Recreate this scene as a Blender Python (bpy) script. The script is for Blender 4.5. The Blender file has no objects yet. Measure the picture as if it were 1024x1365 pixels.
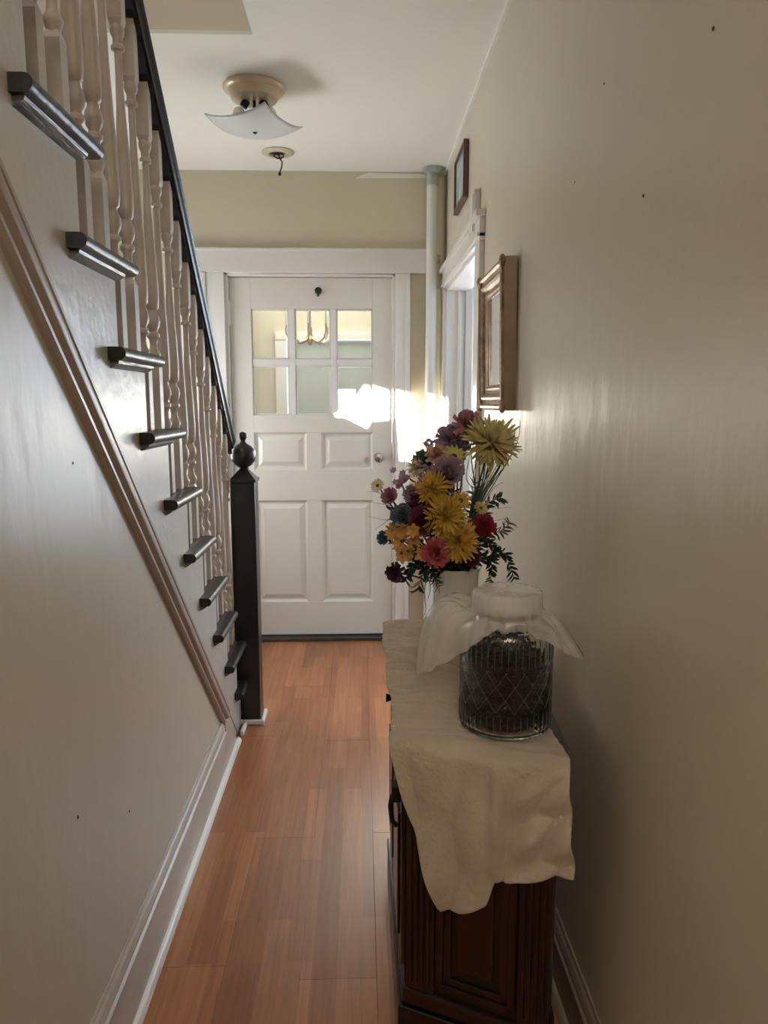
import bpy, bmesh, math, random
from mathutils import Vector, Matrix, noise
random.seed(7)
S = bpy.context.scene
COL = S.collection
PI = math.pi
R = math.radians

# ------------------------------------------------------------------ camera
CAM_H = 1.39
cam_d = bpy.data.cameras.new('camera'); cam = bpy.data.objects.new('camera', cam_d); COL.objects.link(cam)
cam_d.sensor_fit = 'VERTICAL'; cam_d.sensor_height = 36.0; cam_d.lens = 986.0 / 1365.0 * 36.0
cam_d.clip_start = 0.02
PITCH, YAW = 0.1465, 0.0321
cam.location = (0, 0, CAM_H); cam.rotation_euler = (PI / 2 - PITCH, 0, -YAW)
S.camera = cam
# ------------------------------------------------------------------ sky, sun, daylight, added fill, exposure
S.view_settings.view_transform = 'Standard'; S.view_settings.look = 'None'
S.view_settings.gamma = 1.0; S.view_settings.use_curve_mapping = False
S.view_settings.exposure = 0.28
w = bpy.data.worlds.new('sky'); S.world = w; w.use_nodes = True
w.node_tree.nodes['Background'].inputs[0].default_value = (0.72, 0.84, 1.0, 1)
w.node_tree.nodes['Background'].inputs[1].default_value = 11.0
SUN_D = Vector((-0.75, 1.0, -0.20))
sd = bpy.data.lights.new('sun', 'SUN'); sd.energy = 130.0; sd.angle = R(0.3); sd.color = (1.0, 0.965, 0.90)
so = bpy.data.objects.new('sun', sd); COL.objects.link(so)
so.rotation_euler = SUN_D.to_track_quat('-Z', 'Y').to_euler(); so.location = (6, -6, 5)
def area(name, loc, aim, sx, sy, power, color):
    d = bpy.data.lights.new(name, 'AREA'); d.shape = 'RECTANGLE'; d.size = sx; d.size_y = sy
    d.energy = power; d.color = color
    o = bpy.data.objects.new(name, d); COL.objects.link(o); o.location = loc
    o.rotation_euler = (Vector(aim) - Vector(loc)).to_track_quat('-Z', 'Y').to_euler()
    return o
area('side_room_daylight', (2.45, 2.75, 1.6), (0.4, 3.7, 1.3), 1.2, 1.3, 22.0, (0.66, 0.80, 1.0))
area('rear_fill', (0.0, -1.0, 2.5), (0, 0.1, 0.6), 0.7, 0.9, 17.5, (1.0, 0.85, 0.68))  # warm overhead fill added behind the camera for the near walls
area('vestibule_daylight', (-0.3, 5.1, 2.42), (-0.3, 5.1, 0), 0.9, 0.8, 15.0, (1.0, 0.95, 0.88))
area('foyer_fill', (-1.40, 3.68, 1.40), (0.0, 3.5, 1.75), 0.75, 1.0, 20.0, (0.97, 0.98, 1.0))  # fill lamp added at the foyer's left, with no window built there
area('upstairs_fill', (-0.9, 0.9, 4.7), (-0.9, 1.6, 2), 0.7, 1.2, 16.0, (1.0, 0.93, 0.84))  # lamp added inside the closed shaft to brighten the stairwell

# ------------------------------------------------------------------ helpers
class MB:
    def __init__(s): s.v = []; s.f = []
    def add(s, vs, fs):
        n = len(s.v); s.v += [tuple(p) for p in vs]; s.f += [tuple(i + n for i in f) for f in fs]; return s
    def box(s, x0, x1, y0, y1, z0, z1):
        vs = [(x0,y0,z0),(x1,y0,z0),(x1,y1,z0),(x0,y1,z0),(x0,y0,z1),(x1,y0,z1),(x1,y1,z1),(x0,y1,z1)]
        return s.add(vs, [(0,3,2,1),(4,5,6,7),(0,1,5,4),(1,2,6,5),(2,3,7,6),(3,0,4,7)])
    def prism(s, pts, vec):
        n = len(pts); a = [Vector(p) for p in pts]; b = [p + Vector(vec) for p in a]
        return s.add(a + b, [tuple(range(n))[::-1], tuple(range(n, 2*n))] + [(i, (i+1)%n, n+(i+1)%n, n+i) for i in range(n)])
    def lathe(s, prof, c=(0,0,0), seg=16, rib=0.0, ribn=0, caps=True, M=None):
        vs = []; fs = []; n = len(prof)
        for j, (r, z) in enumerate(prof):
            for k in range(seg):
                a = 2*PI*k/seg; rr = r * (1 + rib*math.cos(ribn*a)) if ribn else r
                p = Vector((rr*math.cos(a), rr*math.sin(a), z))
                if M: p = M @ p
                vs.append(p + Vector(c))
        for j in range(n-1):
            for k in range(seg):
                k2 = (k+1) % seg
                fs.append((j*seg+k, j*seg+k2, (j+1)*seg+k2, (j+1)*seg+k))
        if caps:
            fs.append(tuple(range(seg))[::-1]); fs.append(tuple((n-1)*seg+k for k in range(seg)))
        return s.add(vs, fs)
    def tube(s, path, rad, seg=6):
        P = [Vector(p) for p in path]; vs = []; n = len(P)
        rads = rad if isinstance(rad, (list, tuple)) else [rad]*n
        up = Vector((0.13, 0.27, 1)).normalized()
        for i, p in enumerate(P):
            t = (P[min(i+1, n-1)] - P[max(i-1, 0)])
            if t.length < 1e-9: t = Vector((0,0,1))
            t.normalize(); u = t.cross(up)
            if u.length < 1e-3: u = t.cross(Vector((1,0,0)))
            u.normalize(); w_ = t.cross(u)
            for k in range(seg):
                a = 2*PI*k/seg; vs.append(p + rads[i]*(math.cos(a)*u + math.sin(a)*w_))
        fs = [(i*seg+k, i*seg+(k+1)%seg, (i+1)*seg+(k+1)%seg, (i+1)*seg+k) for i in range(n-1) for k in range(seg)]
        fs += [tuple(range(seg))[::-1], tuple((n-1)*seg+k for k in range(seg))]
        return s.add(vs, fs)
    def sphere(s, c, r, seg=8, rings=6, sc=(1,1,1)):
        vs = []; c = Vector(c)
        for j in range(rings+1):
            b = PI*j/rings
            for k in range(seg):
                a = 2*PI*k/seg
                vs.append(c + Vector((sc[0]*r*math.sin(b)*math.cos(a), sc[1]*r*math.sin(b)*math.sin(a), sc[2]*r*math.cos(b))))
        fs = [(j*seg+k, (j+1)*seg+k, (j+1)*seg+(k+1)%seg, j*seg+(k+1)%seg) for j in range(rings) for k in range(seg)]
        return s.add(vs, fs)
    def grid(s, fn, nu, nv, thick=None):
        vs = [Vector(fn(i/nu, j/nv)) for j in range(nv+1) for i in range(nu+1)]
        fs = [(j*(nu+1)+i, j*(nu+1)+i+1, (j+1)*(nu+1)+i+1, (j+1)*(nu+1)+i) for j in range(nv) for i in range(nu)]
        return s.add(vs, fs)
    def mesh(s, name):
        me = bpy.data.meshes.new(name); me.from_pydata([tuple(v) for v in s.v], [], s.f); me.validate()
        bm = bmesh.new(); bm.from_mesh(me); bmesh.ops.remove_doubles(bm, verts=bm.verts, dist=1e-6)
        bmesh.ops.recalc_face_normals(bm, faces=bm.faces); bm.to_mesh(me); bm.free()
        return me
    def build(s, name, mat, parent=None, smooth=False, bevel=0, solid=0, loc=None):
        me = s.mesh(name)
        if mat: me.materials.append(mat)
        return link(name, me, parent, smooth, bevel, solid, loc)
def link(name, me, parent=None, smooth=False, bevel=0, solid=0, loc=None):
    o = bpy.data.objects.new(name, me); COL.objects.link(o)
    if loc: o.location = loc
    if parent: o.parent = parent
    if smooth:
        for p in me.polygons: p.use_smooth = True
        if smooth != 'all':
            e = o.modifiers.new('split', 'EDGE_SPLIT'); e.split_angle = R(38)
    if solid:
        m = o.modifiers.new('solid', 'SOLIDIFY'); m.thickness = solid; m.offset = 0
    if bevel:
        b = o.modifiers.new('bevel', 'BEVEL'); b.width = bevel; b.segments = 2; b.limit_method = 'ANGLE'
    return o
def tag(o, label, cat, group=None):
    o['label'] = label; o['category'] = cat
    if group: o['group'] = group
    return o
def thing(name, label, cat, loc=(0,0,0), group=None):
    o = bpy.data.objects.new(name, None); COL.objects.link(o); o.location = loc; o.empty_display_size = 0.05
    return tag(o, label, cat, group)
def struct(o, label, cat):
    o['kind'] = 'structure'; return tag(o, label, cat)

# ------------------------------------------------------------------ materials
def mat(name, col, rough=0.5, metal=0.0, var=0.0, vscale=6.0, bump=0.0, bscale=40.0, stretch=(1,1,1), col2=None,
        trans=0.0, ior=1.45, coat=0.0, spec=0.5, rvar=0.0, randvar=0.0, sheen=0.0, alpha=1.0):
    m = bpy.data.materials.new(name); m.use_nodes = True; nt = m.node_tree; N = nt.nodes; L = nt.links
    b = N['Principled BSDF']
    b.inputs['Base Color'].default_value = (*col, 1); b.inputs['Roughness'].default_value = rough
    b.inputs['Metallic'].default_value = metal; b.inputs['Transmission Weight'].default_value = trans
    b.inputs['IOR'].default_value = ior; b.inputs['Coat Weight'].default_value = coat
    b.inputs['Specular IOR Level'].default_value = spec; b.inputs['Sheen Weight'].default_value = sheen
    b.inputs['Coat Roughness'].default_value = 0.15; b.inputs['Alpha'].default_value = alpha
    tc = N.new('ShaderNodeTexCoord'); mp = N.new('ShaderNodeMapping'); mp.inputs['Scale'].default_value = stretch
    L.new(tc.outputs['Object'], mp.inputs[0])
    if var or col2:
        n = N.new('ShaderNodeTexNoise'); n.inputs['Scale'].default_value = vscale; n.inputs['Detail'].default_value = 5
        L.new(mp.outputs[0], n.inputs['Vector'])
        r = N.new('ShaderNodeValToRGB'); r.color_ramp.elements[0].position = 0.3; r.color_ramp.elements[1].position = 0.7
        c2 = col2 or tuple(max(0, c*(1-var)) for c in col)
        r.color_ramp.elements[0].color = (*c2, 1); r.color_ramp.elements[1].color = (*col, 1)
        L.new(n.outputs['Fac'], r.inputs[0]); out = r.outputs[0]
        if randvar:
            oi = N.new('ShaderNodeObjectInfo'); hs = N.new('ShaderNodeHueSaturation')
            ma = N.new('ShaderNodeMapRange'); ma.inputs['To Min'].default_value = 1-randvar; ma.inputs['To Max'].default_value = 1+randvar
            L.new(oi.outputs['Random'], ma.inputs[0]); L.new(ma.outputs[0], hs.inputs['Value']); L.new(out, hs.inputs['Color']); out = hs.outputs[0]
        L.new(out, b.inputs['Base Color'])
        if rvar:
            mr = N.new('ShaderNodeMapRange'); mr.inputs['To Min'].default_value = rough-rvar; mr.inputs['To Max'].default_value = rough+rvar
            L.new(n.outputs['Fac'], mr.inputs[0]); L.new(mr.outputs[0], b.inputs['Roughness'])
    if bump:
        n2 = N.new('ShaderNodeTexNoise'); n2.inputs['Scale'].default_value = bscale; n2.inputs['Detail'].default_value = 4
        L.new(mp.outputs[0], n2.inputs['Vector'])
        bp = N.new('ShaderNodeBump'); bp.inputs['Strength'].default_value = bump; bp.inputs['Distance'].default_value = 0.01
        L.new(n2.outputs['Fac'], bp.inputs['Height']); L.new(bp.outputs[0], b.inputs['Normal'])
    return m
M = {}
M['wall'] = mat('cream_gloss_paint', (0.63, 0.58, 0.475), 0.33, var=0.05, vscale=2.2, bump=0.30, bscale=14, stretch=(1,1,0.4), rvar=0.04)
M['wall_back'] = mat('yellow_cream_paint', (0.64, 0.58, 0.43), 0.45, var=0.05, vscale=3, bump=0.12, bscale=20)
M['stringer'] = mat('stair_side_paint', (0.60, 0.565, 0.51), 0.29, var=0.04, vscale=3, bump=0.25, bscale=22)
M['ceiling'] = mat('ceiling_paint', (0.83, 0.83, 0.78), 0.6, var=0.04, vscale=2.5, bump=0.08, bscale=14)
M['header'] = mat('stairwell_paint', (0.72, 0.67, 0.58), 0.55, var=0.05, vscale=3, bump=0.1, bscale=18)
M['trim'] = mat('white_gloss_trim', (0.71, 0.69, 0.65), 0.3, var=0.05, vscale=5, bump=0.08, bscale=30)
M['base_shaded'] = mat('shaded_baseboard', (0.38, 0.32, 0.26), 0.4, var=0.2, vscale=7)  # right baseboard: shade behind the console is put into this darker colour
M['moulding'] = mat('taupe_moulding', (0.42, 0.355, 0.30), 0.33, var=0.12, vscale=7, bump=0.1, bscale=30)
M['door'] = mat('door_paint', (0.66, 0.635, 0.58), 0.32, var=0.05, vscale=4, bump=0.08, bscale=25)
M['base'] = mat('scuffed_baseboard', (0.64, 0.57, 0.49), 0.33, var=0.25, vscale=7, bump=0.25, bscale=26, stretch=(1,0.35,1))
M['baluster'] = mat('baluster_paint', (0.54, 0.475, 0.41), 0.38, var=0.12, vscale=14, bump=0.1, bscale=50)
M['black'] = mat('black_varnish', (0.014, 0.014, 0.017), 0.3, var=0.3, vscale=10, bump=0.08, bscale=40)
M['newel'] = mat('dark_newel_varnish', (0.018, 0.014, 0.013), 0.3, var=0.4, vscale=8, bump=0.1, bscale=30, stretch=(1,1,0.2))
M['nosing'] = mat('dark_pewter_nosing', (0.028, 0.026, 0.028), 0.31, metal=0.15, var=0.35, vscale=18, bump=0.15, bscale=60)
M['cove'] = mat('worn_cove', (0.25, 0.24, 0.23), 0.3, metal=0.3, col2=(0.04, 0.04, 0.04), vscale=30, bump=0.3, bscale=60, stretch=(1,0.3,3))
M['tread'] = mat('tread_wood', (0.10, 0.06, 0.04), 0.35, var=0.4, vscale=8, stretch=(0.3,3,1))
M['wood'] = mat('mahogany', (0.030, 0.009, 0.005), 0.3, col2=(0.010, 0.0035, 0.0025), vscale=9, bump=0.06, bscale=40, stretch=(3,3,0.35), coat=0.3)
M['wood_dark'] = mat('mahogany_dark', (0.012, 0.005, 0.004), 0.3, var=0.5, vscale=9, stretch=(3,3,0.35), coat=0.3)
M['iron'] = mat('dark_iron', (0.03, 0.028, 0.026), 0.35, metal=0.6, var=0.3, vscale=30)
M['brass'] = mat('old_brass', (0.55, 0.38, 0.20), 0.3, metal=0.85, var=0.3, vscale=20)
M['chrome'] = mat('dull_chrome', (0.45, 0.43, 0.40), 0.25, metal=0.9, var=0.2, vscale=20)
M['canopy'] = mat('peach_canopy', (0.72, 0.58, 0.42), 0.3, metal=0.25, var=0.12, vscale=12)
M['rose'] = mat('cream_rose_plate', (0.66, 0.60, 0.46), 0.5, var=0.2, vscale=12)
M['frame'] = mat('gilt_brown_frame', (0.40, 0.27, 0.16), 0.38, metal=0.35, col2=(0.17, 0.10, 0.06), vscale=26, bump=0.2, bscale=60)
M['frame_side'] = mat('gilt_frame_side', (0.30, 0.22, 0.14), 0.4, metal=0.2, var=0.25, vscale=14)
M['frame_small'] = mat('small_frame_wood', (0.13, 0.06, 0.045), 0.4, var=0.3, vscale=20)
M['mirror'] = mat('mirror_glass', (0.82, 0.87, 0.83), 0.04, metal=1.0)
M['print'] = mat('faded_print', (0.55, 0.60, 0.58), 0.25, col2=(0.30, 0.42, 0.48), vscale=9)
M['pipe'] = mat('pipe_paint', (0.70, 0.70, 0.66), 0.35, var=0.06, vscale=5, bump=0.1, bscale=30)
M['pipe_green'] = mat('pipe_verdigris', (0.22, 0.28, 0.24), 0.5, col2=(0.50, 0.55, 0.49), vscale=20)
M['plastic'] = mat('white_box_plastic', (0.66, 0.64, 0.60), 0.45, var=0.05, vscale=10)
M['vase'] = mat('white_ceramic', (0.74, 0.72, 0.66), 0.3, var=0.05, vscale=10)
M['cloth'] = mat('cream_damask', (0.56, 0.475, 0.375), 0.7, var=0.16, vscale=22, bump=0.35, bscale=90, sheen=0.3)
M['threshold'] = mat('dark_threshold', (0.05, 0.045, 0.04), 0.45, var=0.3, vscale=10)
M['outer_door'] = mat('grey_blue_paint', (0.50, 0.54, 0.53), 0.4, var=0.05, vscale=5)
M['white'] = mat('bright_white_paint', (0.86, 0.84, 0.80), 0.35, var=0.04, vscale=5)
M['sun_mask'] = mat('sun_mask_grey', (0.5, 0.5, 0.48), 0.9, var=0.1, vscale=6)
M['beans'] = mat('black_beans', (0.007, 0.006, 0.006), 0.35, var=0.4, vscale=60)
M['hole'] = mat('dark_nail_hole', (0.06, 0.04, 0.035), 0.8, var=0.2, vscale=50)
M['glass'] = mat('clear_glass', (0.97, 0.99, 0.98), 0.02, trans=1.0, var=0.01, vscale=4)
M['shade'] = mat('frosted_glass_shade', (0.80, 0.84, 0.83), 0.25, trans=0.25, var=0.03, vscale=6)
M['rib_glass'] = mat('pressed_glass_ridge', (0.20, 0.22, 0.19), 0.3, trans=0.35, var=0.2, vscale=30)  # colour stands in for light caught on the jar's ridges
M['bulb'] = mat('unlit_bulb', (0.85, 0.85, 0.82), 0.15, var=0.02, vscale=6)
# pane glass and plastic film: thin sheets, part clear and part glossy
def film(name, tint, clear, rough, body):
    m = bpy.data.materials.new(name); m.use_nodes = True; nt = m.node_tree; N = nt.nodes; L = nt.links
    b = N['Principled BSDF']; b.inputs['Base Color'].default_value = (*body, 1); b.inputs['Roughness'].default_value = rough
    b.inputs['Subsurface Weight'].default_value = 0
    t = N.new('ShaderNodeBsdfTransparent'); t.inputs[0].default_value = (*tint, 1)
    mx = N.new('ShaderNodeMixShader'); n = N.new('ShaderNodeTexNoise'); n.inputs['Scale'].default_value = 25
    tc = N.new('ShaderNodeTexCoord'); L.new(tc.outputs['Object'], n.inputs['Vector'])
    mr = N.new('ShaderNodeMapRange'); mr.inputs['To Min'].default_value = clear-0.08; mr.inputs['To Max'].default_value = clear+0.08
    L.new(n.outputs['Fac'], mr.inputs[0]); L.new(mr.outputs[0], mx.inputs[0])
    L.new(b.outputs[0], mx.inputs[1]); L.new(t.outputs[0], mx.inputs[2]); L.new(mx.outputs[0], N['Material Output'].inputs[0])
    return m
M['film'] = film('plastic_film', (0.98, 0.97, 0.95), 0.60, 0.10, (0.90, 0.87, 0.82))
M['pane'] = film('window_pane', (0.95, 0.97, 0.95), 0.86, 0.03, (0.65, 0.70, 0.70))
# laminate: strips printed on each plank
def laminate():
    m = bpy.data.materials.new('laminate_oak'); m.use_nodes = True; nt = m.node_tree; N = nt.nodes; L = nt.links
    b = N['Principled BSDF']; tc = N.new('ShaderNodeTexCoord')
    mp = N.new('ShaderNodeMapping'); mp.inputs['Rotation'].default_value = (0, 0, PI/2)
    L.new(tc.outputs['Object'], mp.inputs[0])
    br = N.new('ShaderNodeTexBrick'); br.inputs['Scale'].default_value = 1.0
    br.inputs['Brick Width'].default_value = 0.42; br.inputs['Row Height'].default_value = 0.0633; br.offset = 0.37
    br.inputs['Mortar Size'].default_value = 0.0; br.inputs['Mortar'].default_value = (0.2, 0.09, 0.05, 1)
    br.inputs['Color1'].default_value = (0.33, 0.128, 0.056, 1); br.inputs['Color2'].default_value = (0.48, 0.205, 0.092, 1)
    L.new(mp.outputs[0], br.inputs['Vector'])
    m2 = N.new('ShaderNodeMapping'); m2.inputs['Scale'].default_value = (30, 1.5, 1); L.new(tc.outputs['Object'], m2.inputs[0])
    n = N.new('ShaderNodeTexNoise'); n.inputs['Scale'].default_value = 2.2; n.inputs['Detail'].default_value = 8; n.inputs['Roughness'].default_value = 0.65
    L.new(m2.outputs[0], n.inputs['Vector'])
    r = N.new('ShaderNodeValToRGB'); r.color_ramp.elements[0].position = 0.3; r.color_ramp.elements[0].color = (0.68, 0.64, 0.60, 1)
    r.color_ramp.elements[1].position = 0.62; r.color_ramp.elements[1].color = (1, 1, 1, 1); L.new(n.outputs['Fac'], r.inputs[0])
    mx = N.new('ShaderNodeMix'); mx.data_type = 'RGBA'; mx.blend_type = 'MULTIPLY'; mx.inputs[0].default_value = 1
    L.new(br.outputs['Color'], mx.inputs[6]); L.new(r.outputs[0], mx.inputs[7])
    oi = N.new('ShaderNodeObjectInfo'); ma = N.new('ShaderNodeMapRange'); ma.inputs['To Min'].default_value = 0.88; ma.inputs['To Max'].default_value = 1.08
    hs = N.new('ShaderNodeHueSaturation'); L.new(oi.outputs['Random'], ma.inputs[0]); L.new(ma.outputs[0], hs.inputs['Value'])
    L.new(mx.outputs[2], hs.inputs['Color']); L.new(hs.outputs[0], b.inputs['Base Color'])
    n3 = N.new('ShaderNodeTexNoise'); n3.inputs['Scale'].default_value = 5; L.new(tc.outputs['Object'], n3.inputs['Vector'])
    mr = N.new('ShaderNodeMapRange'); mr.inputs['To Min'].default_value = 0.275; mr.inputs['To Max'].default_value = 0.33
    L.new(n3.outputs['Fac'], mr.inputs[0]); L.new(mr.outputs[0], b.inputs['Roughness'])
    bp = N.new('ShaderNodeBump'); bp.inputs['Strength'].default_value = 0.08; bp.inputs['Distance'].default_value = 0.004
    L.new(n.outputs['Fac'], bp.inputs['Height']); L.new(bp.outputs[0], b.inputs['Normal'])
    return m
M['laminate'] = laminate()

# ================================================================== THE SETTING
XL, XR, YB, ZC = -0.53, 0.475, 4.236, 2.63
XW = -1.45                       # far wall of the stairwell
YH = 2.745                       # stairwell header
# floor: slab with laminate planks
fl = struct(MB().box(XW-0.1, 3.5, -2.2, 5.8, -0.12, -0.012).build('floor', M['threshold']), 'reddish oak laminate floor of the hallway', 'floor')
PW = 0.1895
pk = {}
for i in range(-6, 4):
    x0 = -0.155 + i*PW; x1 = min(x0 + PW, XR-0.001) if x0 < XR else None
    off = {-2: 1.672-1.29, -1: 2.96-1.29*2+0.55, 0: 1.622-1.29, 1: 2.24-1.29}.get(i, (i*0.47) % 1.29)
    if i == -2: pass
    y = off - 1.29*2
    while y < YB:
        a, b_ = max(y, -0.6), min(y+1.29, YB-0.001)
        if b_ - a > 0.03 and x1 and x1 > x0:
            MB().box(x0+0.0003, x1-0.0003, a+0.0004, b_-0.0004, -0.012, 0).build('plank', M['laminate'], fl, bevel=0.0005)
        y += 1.29
MB().box(XR, 3.5, 2.9, YB, -0.012, 0).build('side_room_floor', M['laminate'], fl)
MB().box(XW, XR+0.12, YB+0.1, 5.7, -0.012, 0).build('vestibule_floor', M['laminate'], fl)

# ceilings
c = MB(); c.box(-0.36, XR+0.13, -2.1, YH, ZC, ZC+0.2); c.box(XW-0.1, XR+0.13, YH, YB+0.1, ZC, ZC+0.2)
c.box(XR+0.13, 3.5, 0.9, YB+0.1, ZC, ZC+0.2); c.box(XW-0.1, XR+0.13, YB+0.1, 5.8, ZC-0.1, ZC+0.2)
ce = struct(c.build('ceiling', M['ceiling']), 'white plaster ceiling of the hallway and foyer', 'ceiling')
c = MB().prism([(-0.36,YH-0.002,ZC-0.004),(-0.36,YH-0.012,ZC-0.004),(XW,YH-0.012,ZC-0.004),(XW,YH-0.002,ZC-0.004)], (0,0,0.012))
c.build('opening_bead', M['ceiling'], ce)
# upstairs shaft round the stairwell opening
h = MB(); h.box(XW, -0.361, YH-0.004, YH+0.1, ZC+0.002, 5.0); h.box(-0.36, -0.26, -2.1, YH+0.1, ZC+0.2, 5.0)
h.box(XW, -0.36, -2.1, YH, 5.0, 5.1)
struct(h.build('wall_upstairs', M['header']), 'beige wall above the stairwell opening', 'wall')

# left side wall under the stairs with a saw-tooth top
RUN, RISE = 0.1925, 0.1868
def near(k): return 1.207 + RUN*k       # k = 0 for the highest tread in view
def ztop(k): return 1.880 - RISE*k
K0, K1 = -3, 9
pts = [(-2.1, 0.0), (3.12, 0.0)]
y_r = near(9) + 0.2
pts = [(-2.1, 0.0), (y_r, 0.0)]
for k in range(9, K0-1, -1):
    yr = near(k) + (0.265 if k < 9 else 0.2)
    pts.append((yr, ztop(k)-0.03)); pts.append((near(k) + 0.265 - RUN, ztop(k)-0.03))
pts.append((near(K0)+0.265-RUN, 2.63)); pts.append((-2.1, 2.63))
wl = struct(MB().prism([(XL-0.035, y, z) for y, z in pts], (0.035, 0, 0)).build('wall_left', M['wall']), 'cream gloss wall beneath the staircase', 'wall')
# the stair side (above the diagonal moulding) is a paler board 3 mm proud
def zu(y): return 1.732 - 0.94*(y-1.173)
q = [(y, z) for y, z in pts[1:-2]]
side = [(y_r, 0.0)] + q[1:]
yy0 = near(K0)+0.265-RUN
side = side + [(yy0, zu(yy0)-0.03), (3.0, 0.0)]
MB().prism([(XL, y, z) for y, z in side], (0.004, 0, 0)).build('stair_side_board', M['stringer'], wl)
for y, z, r in ((1.30, 0.625, 0.004), (1.585, 0.47, 0.003), (1.38, 1.28, 0.003)):
    MB().lathe([(r, 0), (r*0.5, 0.0015)], seg=7, M=Matrix.Rotation(PI/2, 3, 'Y'), c=(XL, y, z)).build('scuff', M['hole'], wl)
# stairwell far wall
struct(MB().box(XW-0.1, XW, -2.1, 5.8, 0, 5.0).build('wall_stairwell', M['header']), 'beige wall on the far side of the stairs', 'wall')

# right wall with a doorway
OY0, OY1, OZ = 3.02, 4.13, 2.0
r_ = MB(); r_.box(XR, XR+0.12, -2.1, OY0, 0, ZC); r_.box(XR, XR+0.12, OY1, YB, 0, ZC); r_.box(XR, XR+0.12, OY0, OY1, OZ, ZC)
wr = struct(r_.build('wall_right', M['wall']), 'long cream gloss wall on the right of the hallway', 'wall')
for y, z, r in ((1.058, 1.885, 0.0032), (1.284, 1.732, 0.0035), (1.70, 1.87, 0.002), (1.52, 2.0, 0.002)):
    MB().lathe([(r, 0), (r*0.5, -0.0015)], seg=7, M=Matrix.Rotation(PI/2, 3, 'Y'), c=(XR-0.0003, y, z)).build('nail_hole', M['hole'], wr)
# ceiling bead on the right
struct(MB().box(XR-0.012, XR, -2.1, YB, ZC-0.014, ZC).build('trim_1', M['ceiling']), 'thin white bead where the right wall meets the ceiling', 'trim')
# doorway casing right wall
t = MB(); t.box(XR-0.02, XR, OY0-0.11, OY0, 0, OZ); t.box(XR-0.02, XR, OY1, OY1+0.1, 0, OZ)
t.box(XR-0.022, XR, OY0-0.12, OY1+0.1, OZ, OZ+0.10)
t.box(XR-0.038, XR, OY0-0.13, OY1+0.1, OZ+0.085, OZ+0.11); t.box(XR-0.03, XR, OY0-0.12, OY1+0.1, OZ+0.012, OZ+0.028)
t.box(XR-0.002, XR+0.122, OY1-0.012, OY1+0.002, 0, OZ); t.box(XR-0.002, XR+0.122, OY0-0.002, OY0+0.012, 0, OZ)
t.box(XR-0.002, XR+0.122, OY0, OY1, OZ-0.012, OZ+0.002)
t.box(XR+0.06, XR+0.075, OY1-0.03, OY1-0.012, 0, OZ-0.012); t.box(XR+0.10, XR+0.14, OY1-0.022, OY1-0.012, 0, OZ)
struct(t.build('trim_2', M['trim'], bevel=0.002), 'white casing round the side doorway beyond the gilt mirror', 'trim')

# back wall with front door opening
DX0, DX1, DZ = -0.722, 0.180, 2.075
b = MB(); b.box(XW, DX0-0.02, YB, YB+0.1, 0, ZC); b.box(DX1+0.02, 0.64, YB, YB+0.1, 0, ZC); b.box(1.75, 3.5, YB, YB+0.1, 0, ZC); b.box(0.64, 1.75, YB, YB+0.1, 0, 0.7); b.box(0.64, 1.75, YB, YB+0.1, 1.95, ZC); b.box(DX0-0.02, DX1+0.02, YB, YB+0.1, DZ+0.02, ZC)
wb = struct(b.build('wall_back', M['wall_back']), 'yellowish cream wall above and beside the front door', 'wall')
MB().prism([(-0.02,YB-0.003,ZC-0.035),(0.40,YB-0.003,ZC-0.03),(0.42,YB-0.003,ZC-0.012),(0.05,YB-0.003,ZC-0.006)], (0,0.003,0)).build('plaster_patch', M['ceiling'], wb)
t = MB()
t.box(DX0-0.145, DX0-0.02, YB-0.022, YB, 0, DZ+0.02); t.box(DX1+0.02, DX1+0.095, YB-0.022, YB, 0, DZ+0.02)
t.box(DX0-0.20, DX1+0.19, YB-0.026, YB, DZ+0.02, DZ+0.145); t.box(DX0-0.21, DX1+0.195, YB-0.034, YB, DZ+0.135, DZ+0.15)
t.box(DX0-0.15, DX0-0.12, YB-0.032, YB, 0, DZ+0.02); t.box(DX1+0.075, DX1+0.10, YB-0.032, YB, 0, DZ+0.02)
t.box(DX0-0.02, DX0-0.003, YB-0.005, YB+0.1, 0, DZ+0.02); t.box(DX1+0.003, DX1+0.02, YB-0.005, YB+0.1, 0, DZ+0.02)
t.box(DX0-0.02, DX1+0.02, YB-0.005, YB+0.1, DZ+0.005, DZ+0.02)
struct(t.build('trim_3', M['trim'], bevel=0.003), 'white casing round the front door', 'trim')
struct(MB().box(DX0-0.01, DX1+0.01, YB-0.03, YB+0.1, 0, 0.02).build('trim_4', M['threshold'], bevel=0.003), 'dark threshold under the front door', 'trim')
t = MB(); t.box(XR-0.07, XR-0.012, YB-0.02, YB, 2.2, ZC-0.03); t.box(XR-0.03, XR-0.012, YB-0.03, YB, 0, ZC-0.03); t.box(XR-0.09, XR-0.03, YB-0.03, YB, 2.02, 2.15)
struct(t.build('trim_5', M['wall_back'], bevel=0.002), 'narrow boards in the corner behind the white pipe', 'trim')

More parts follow.
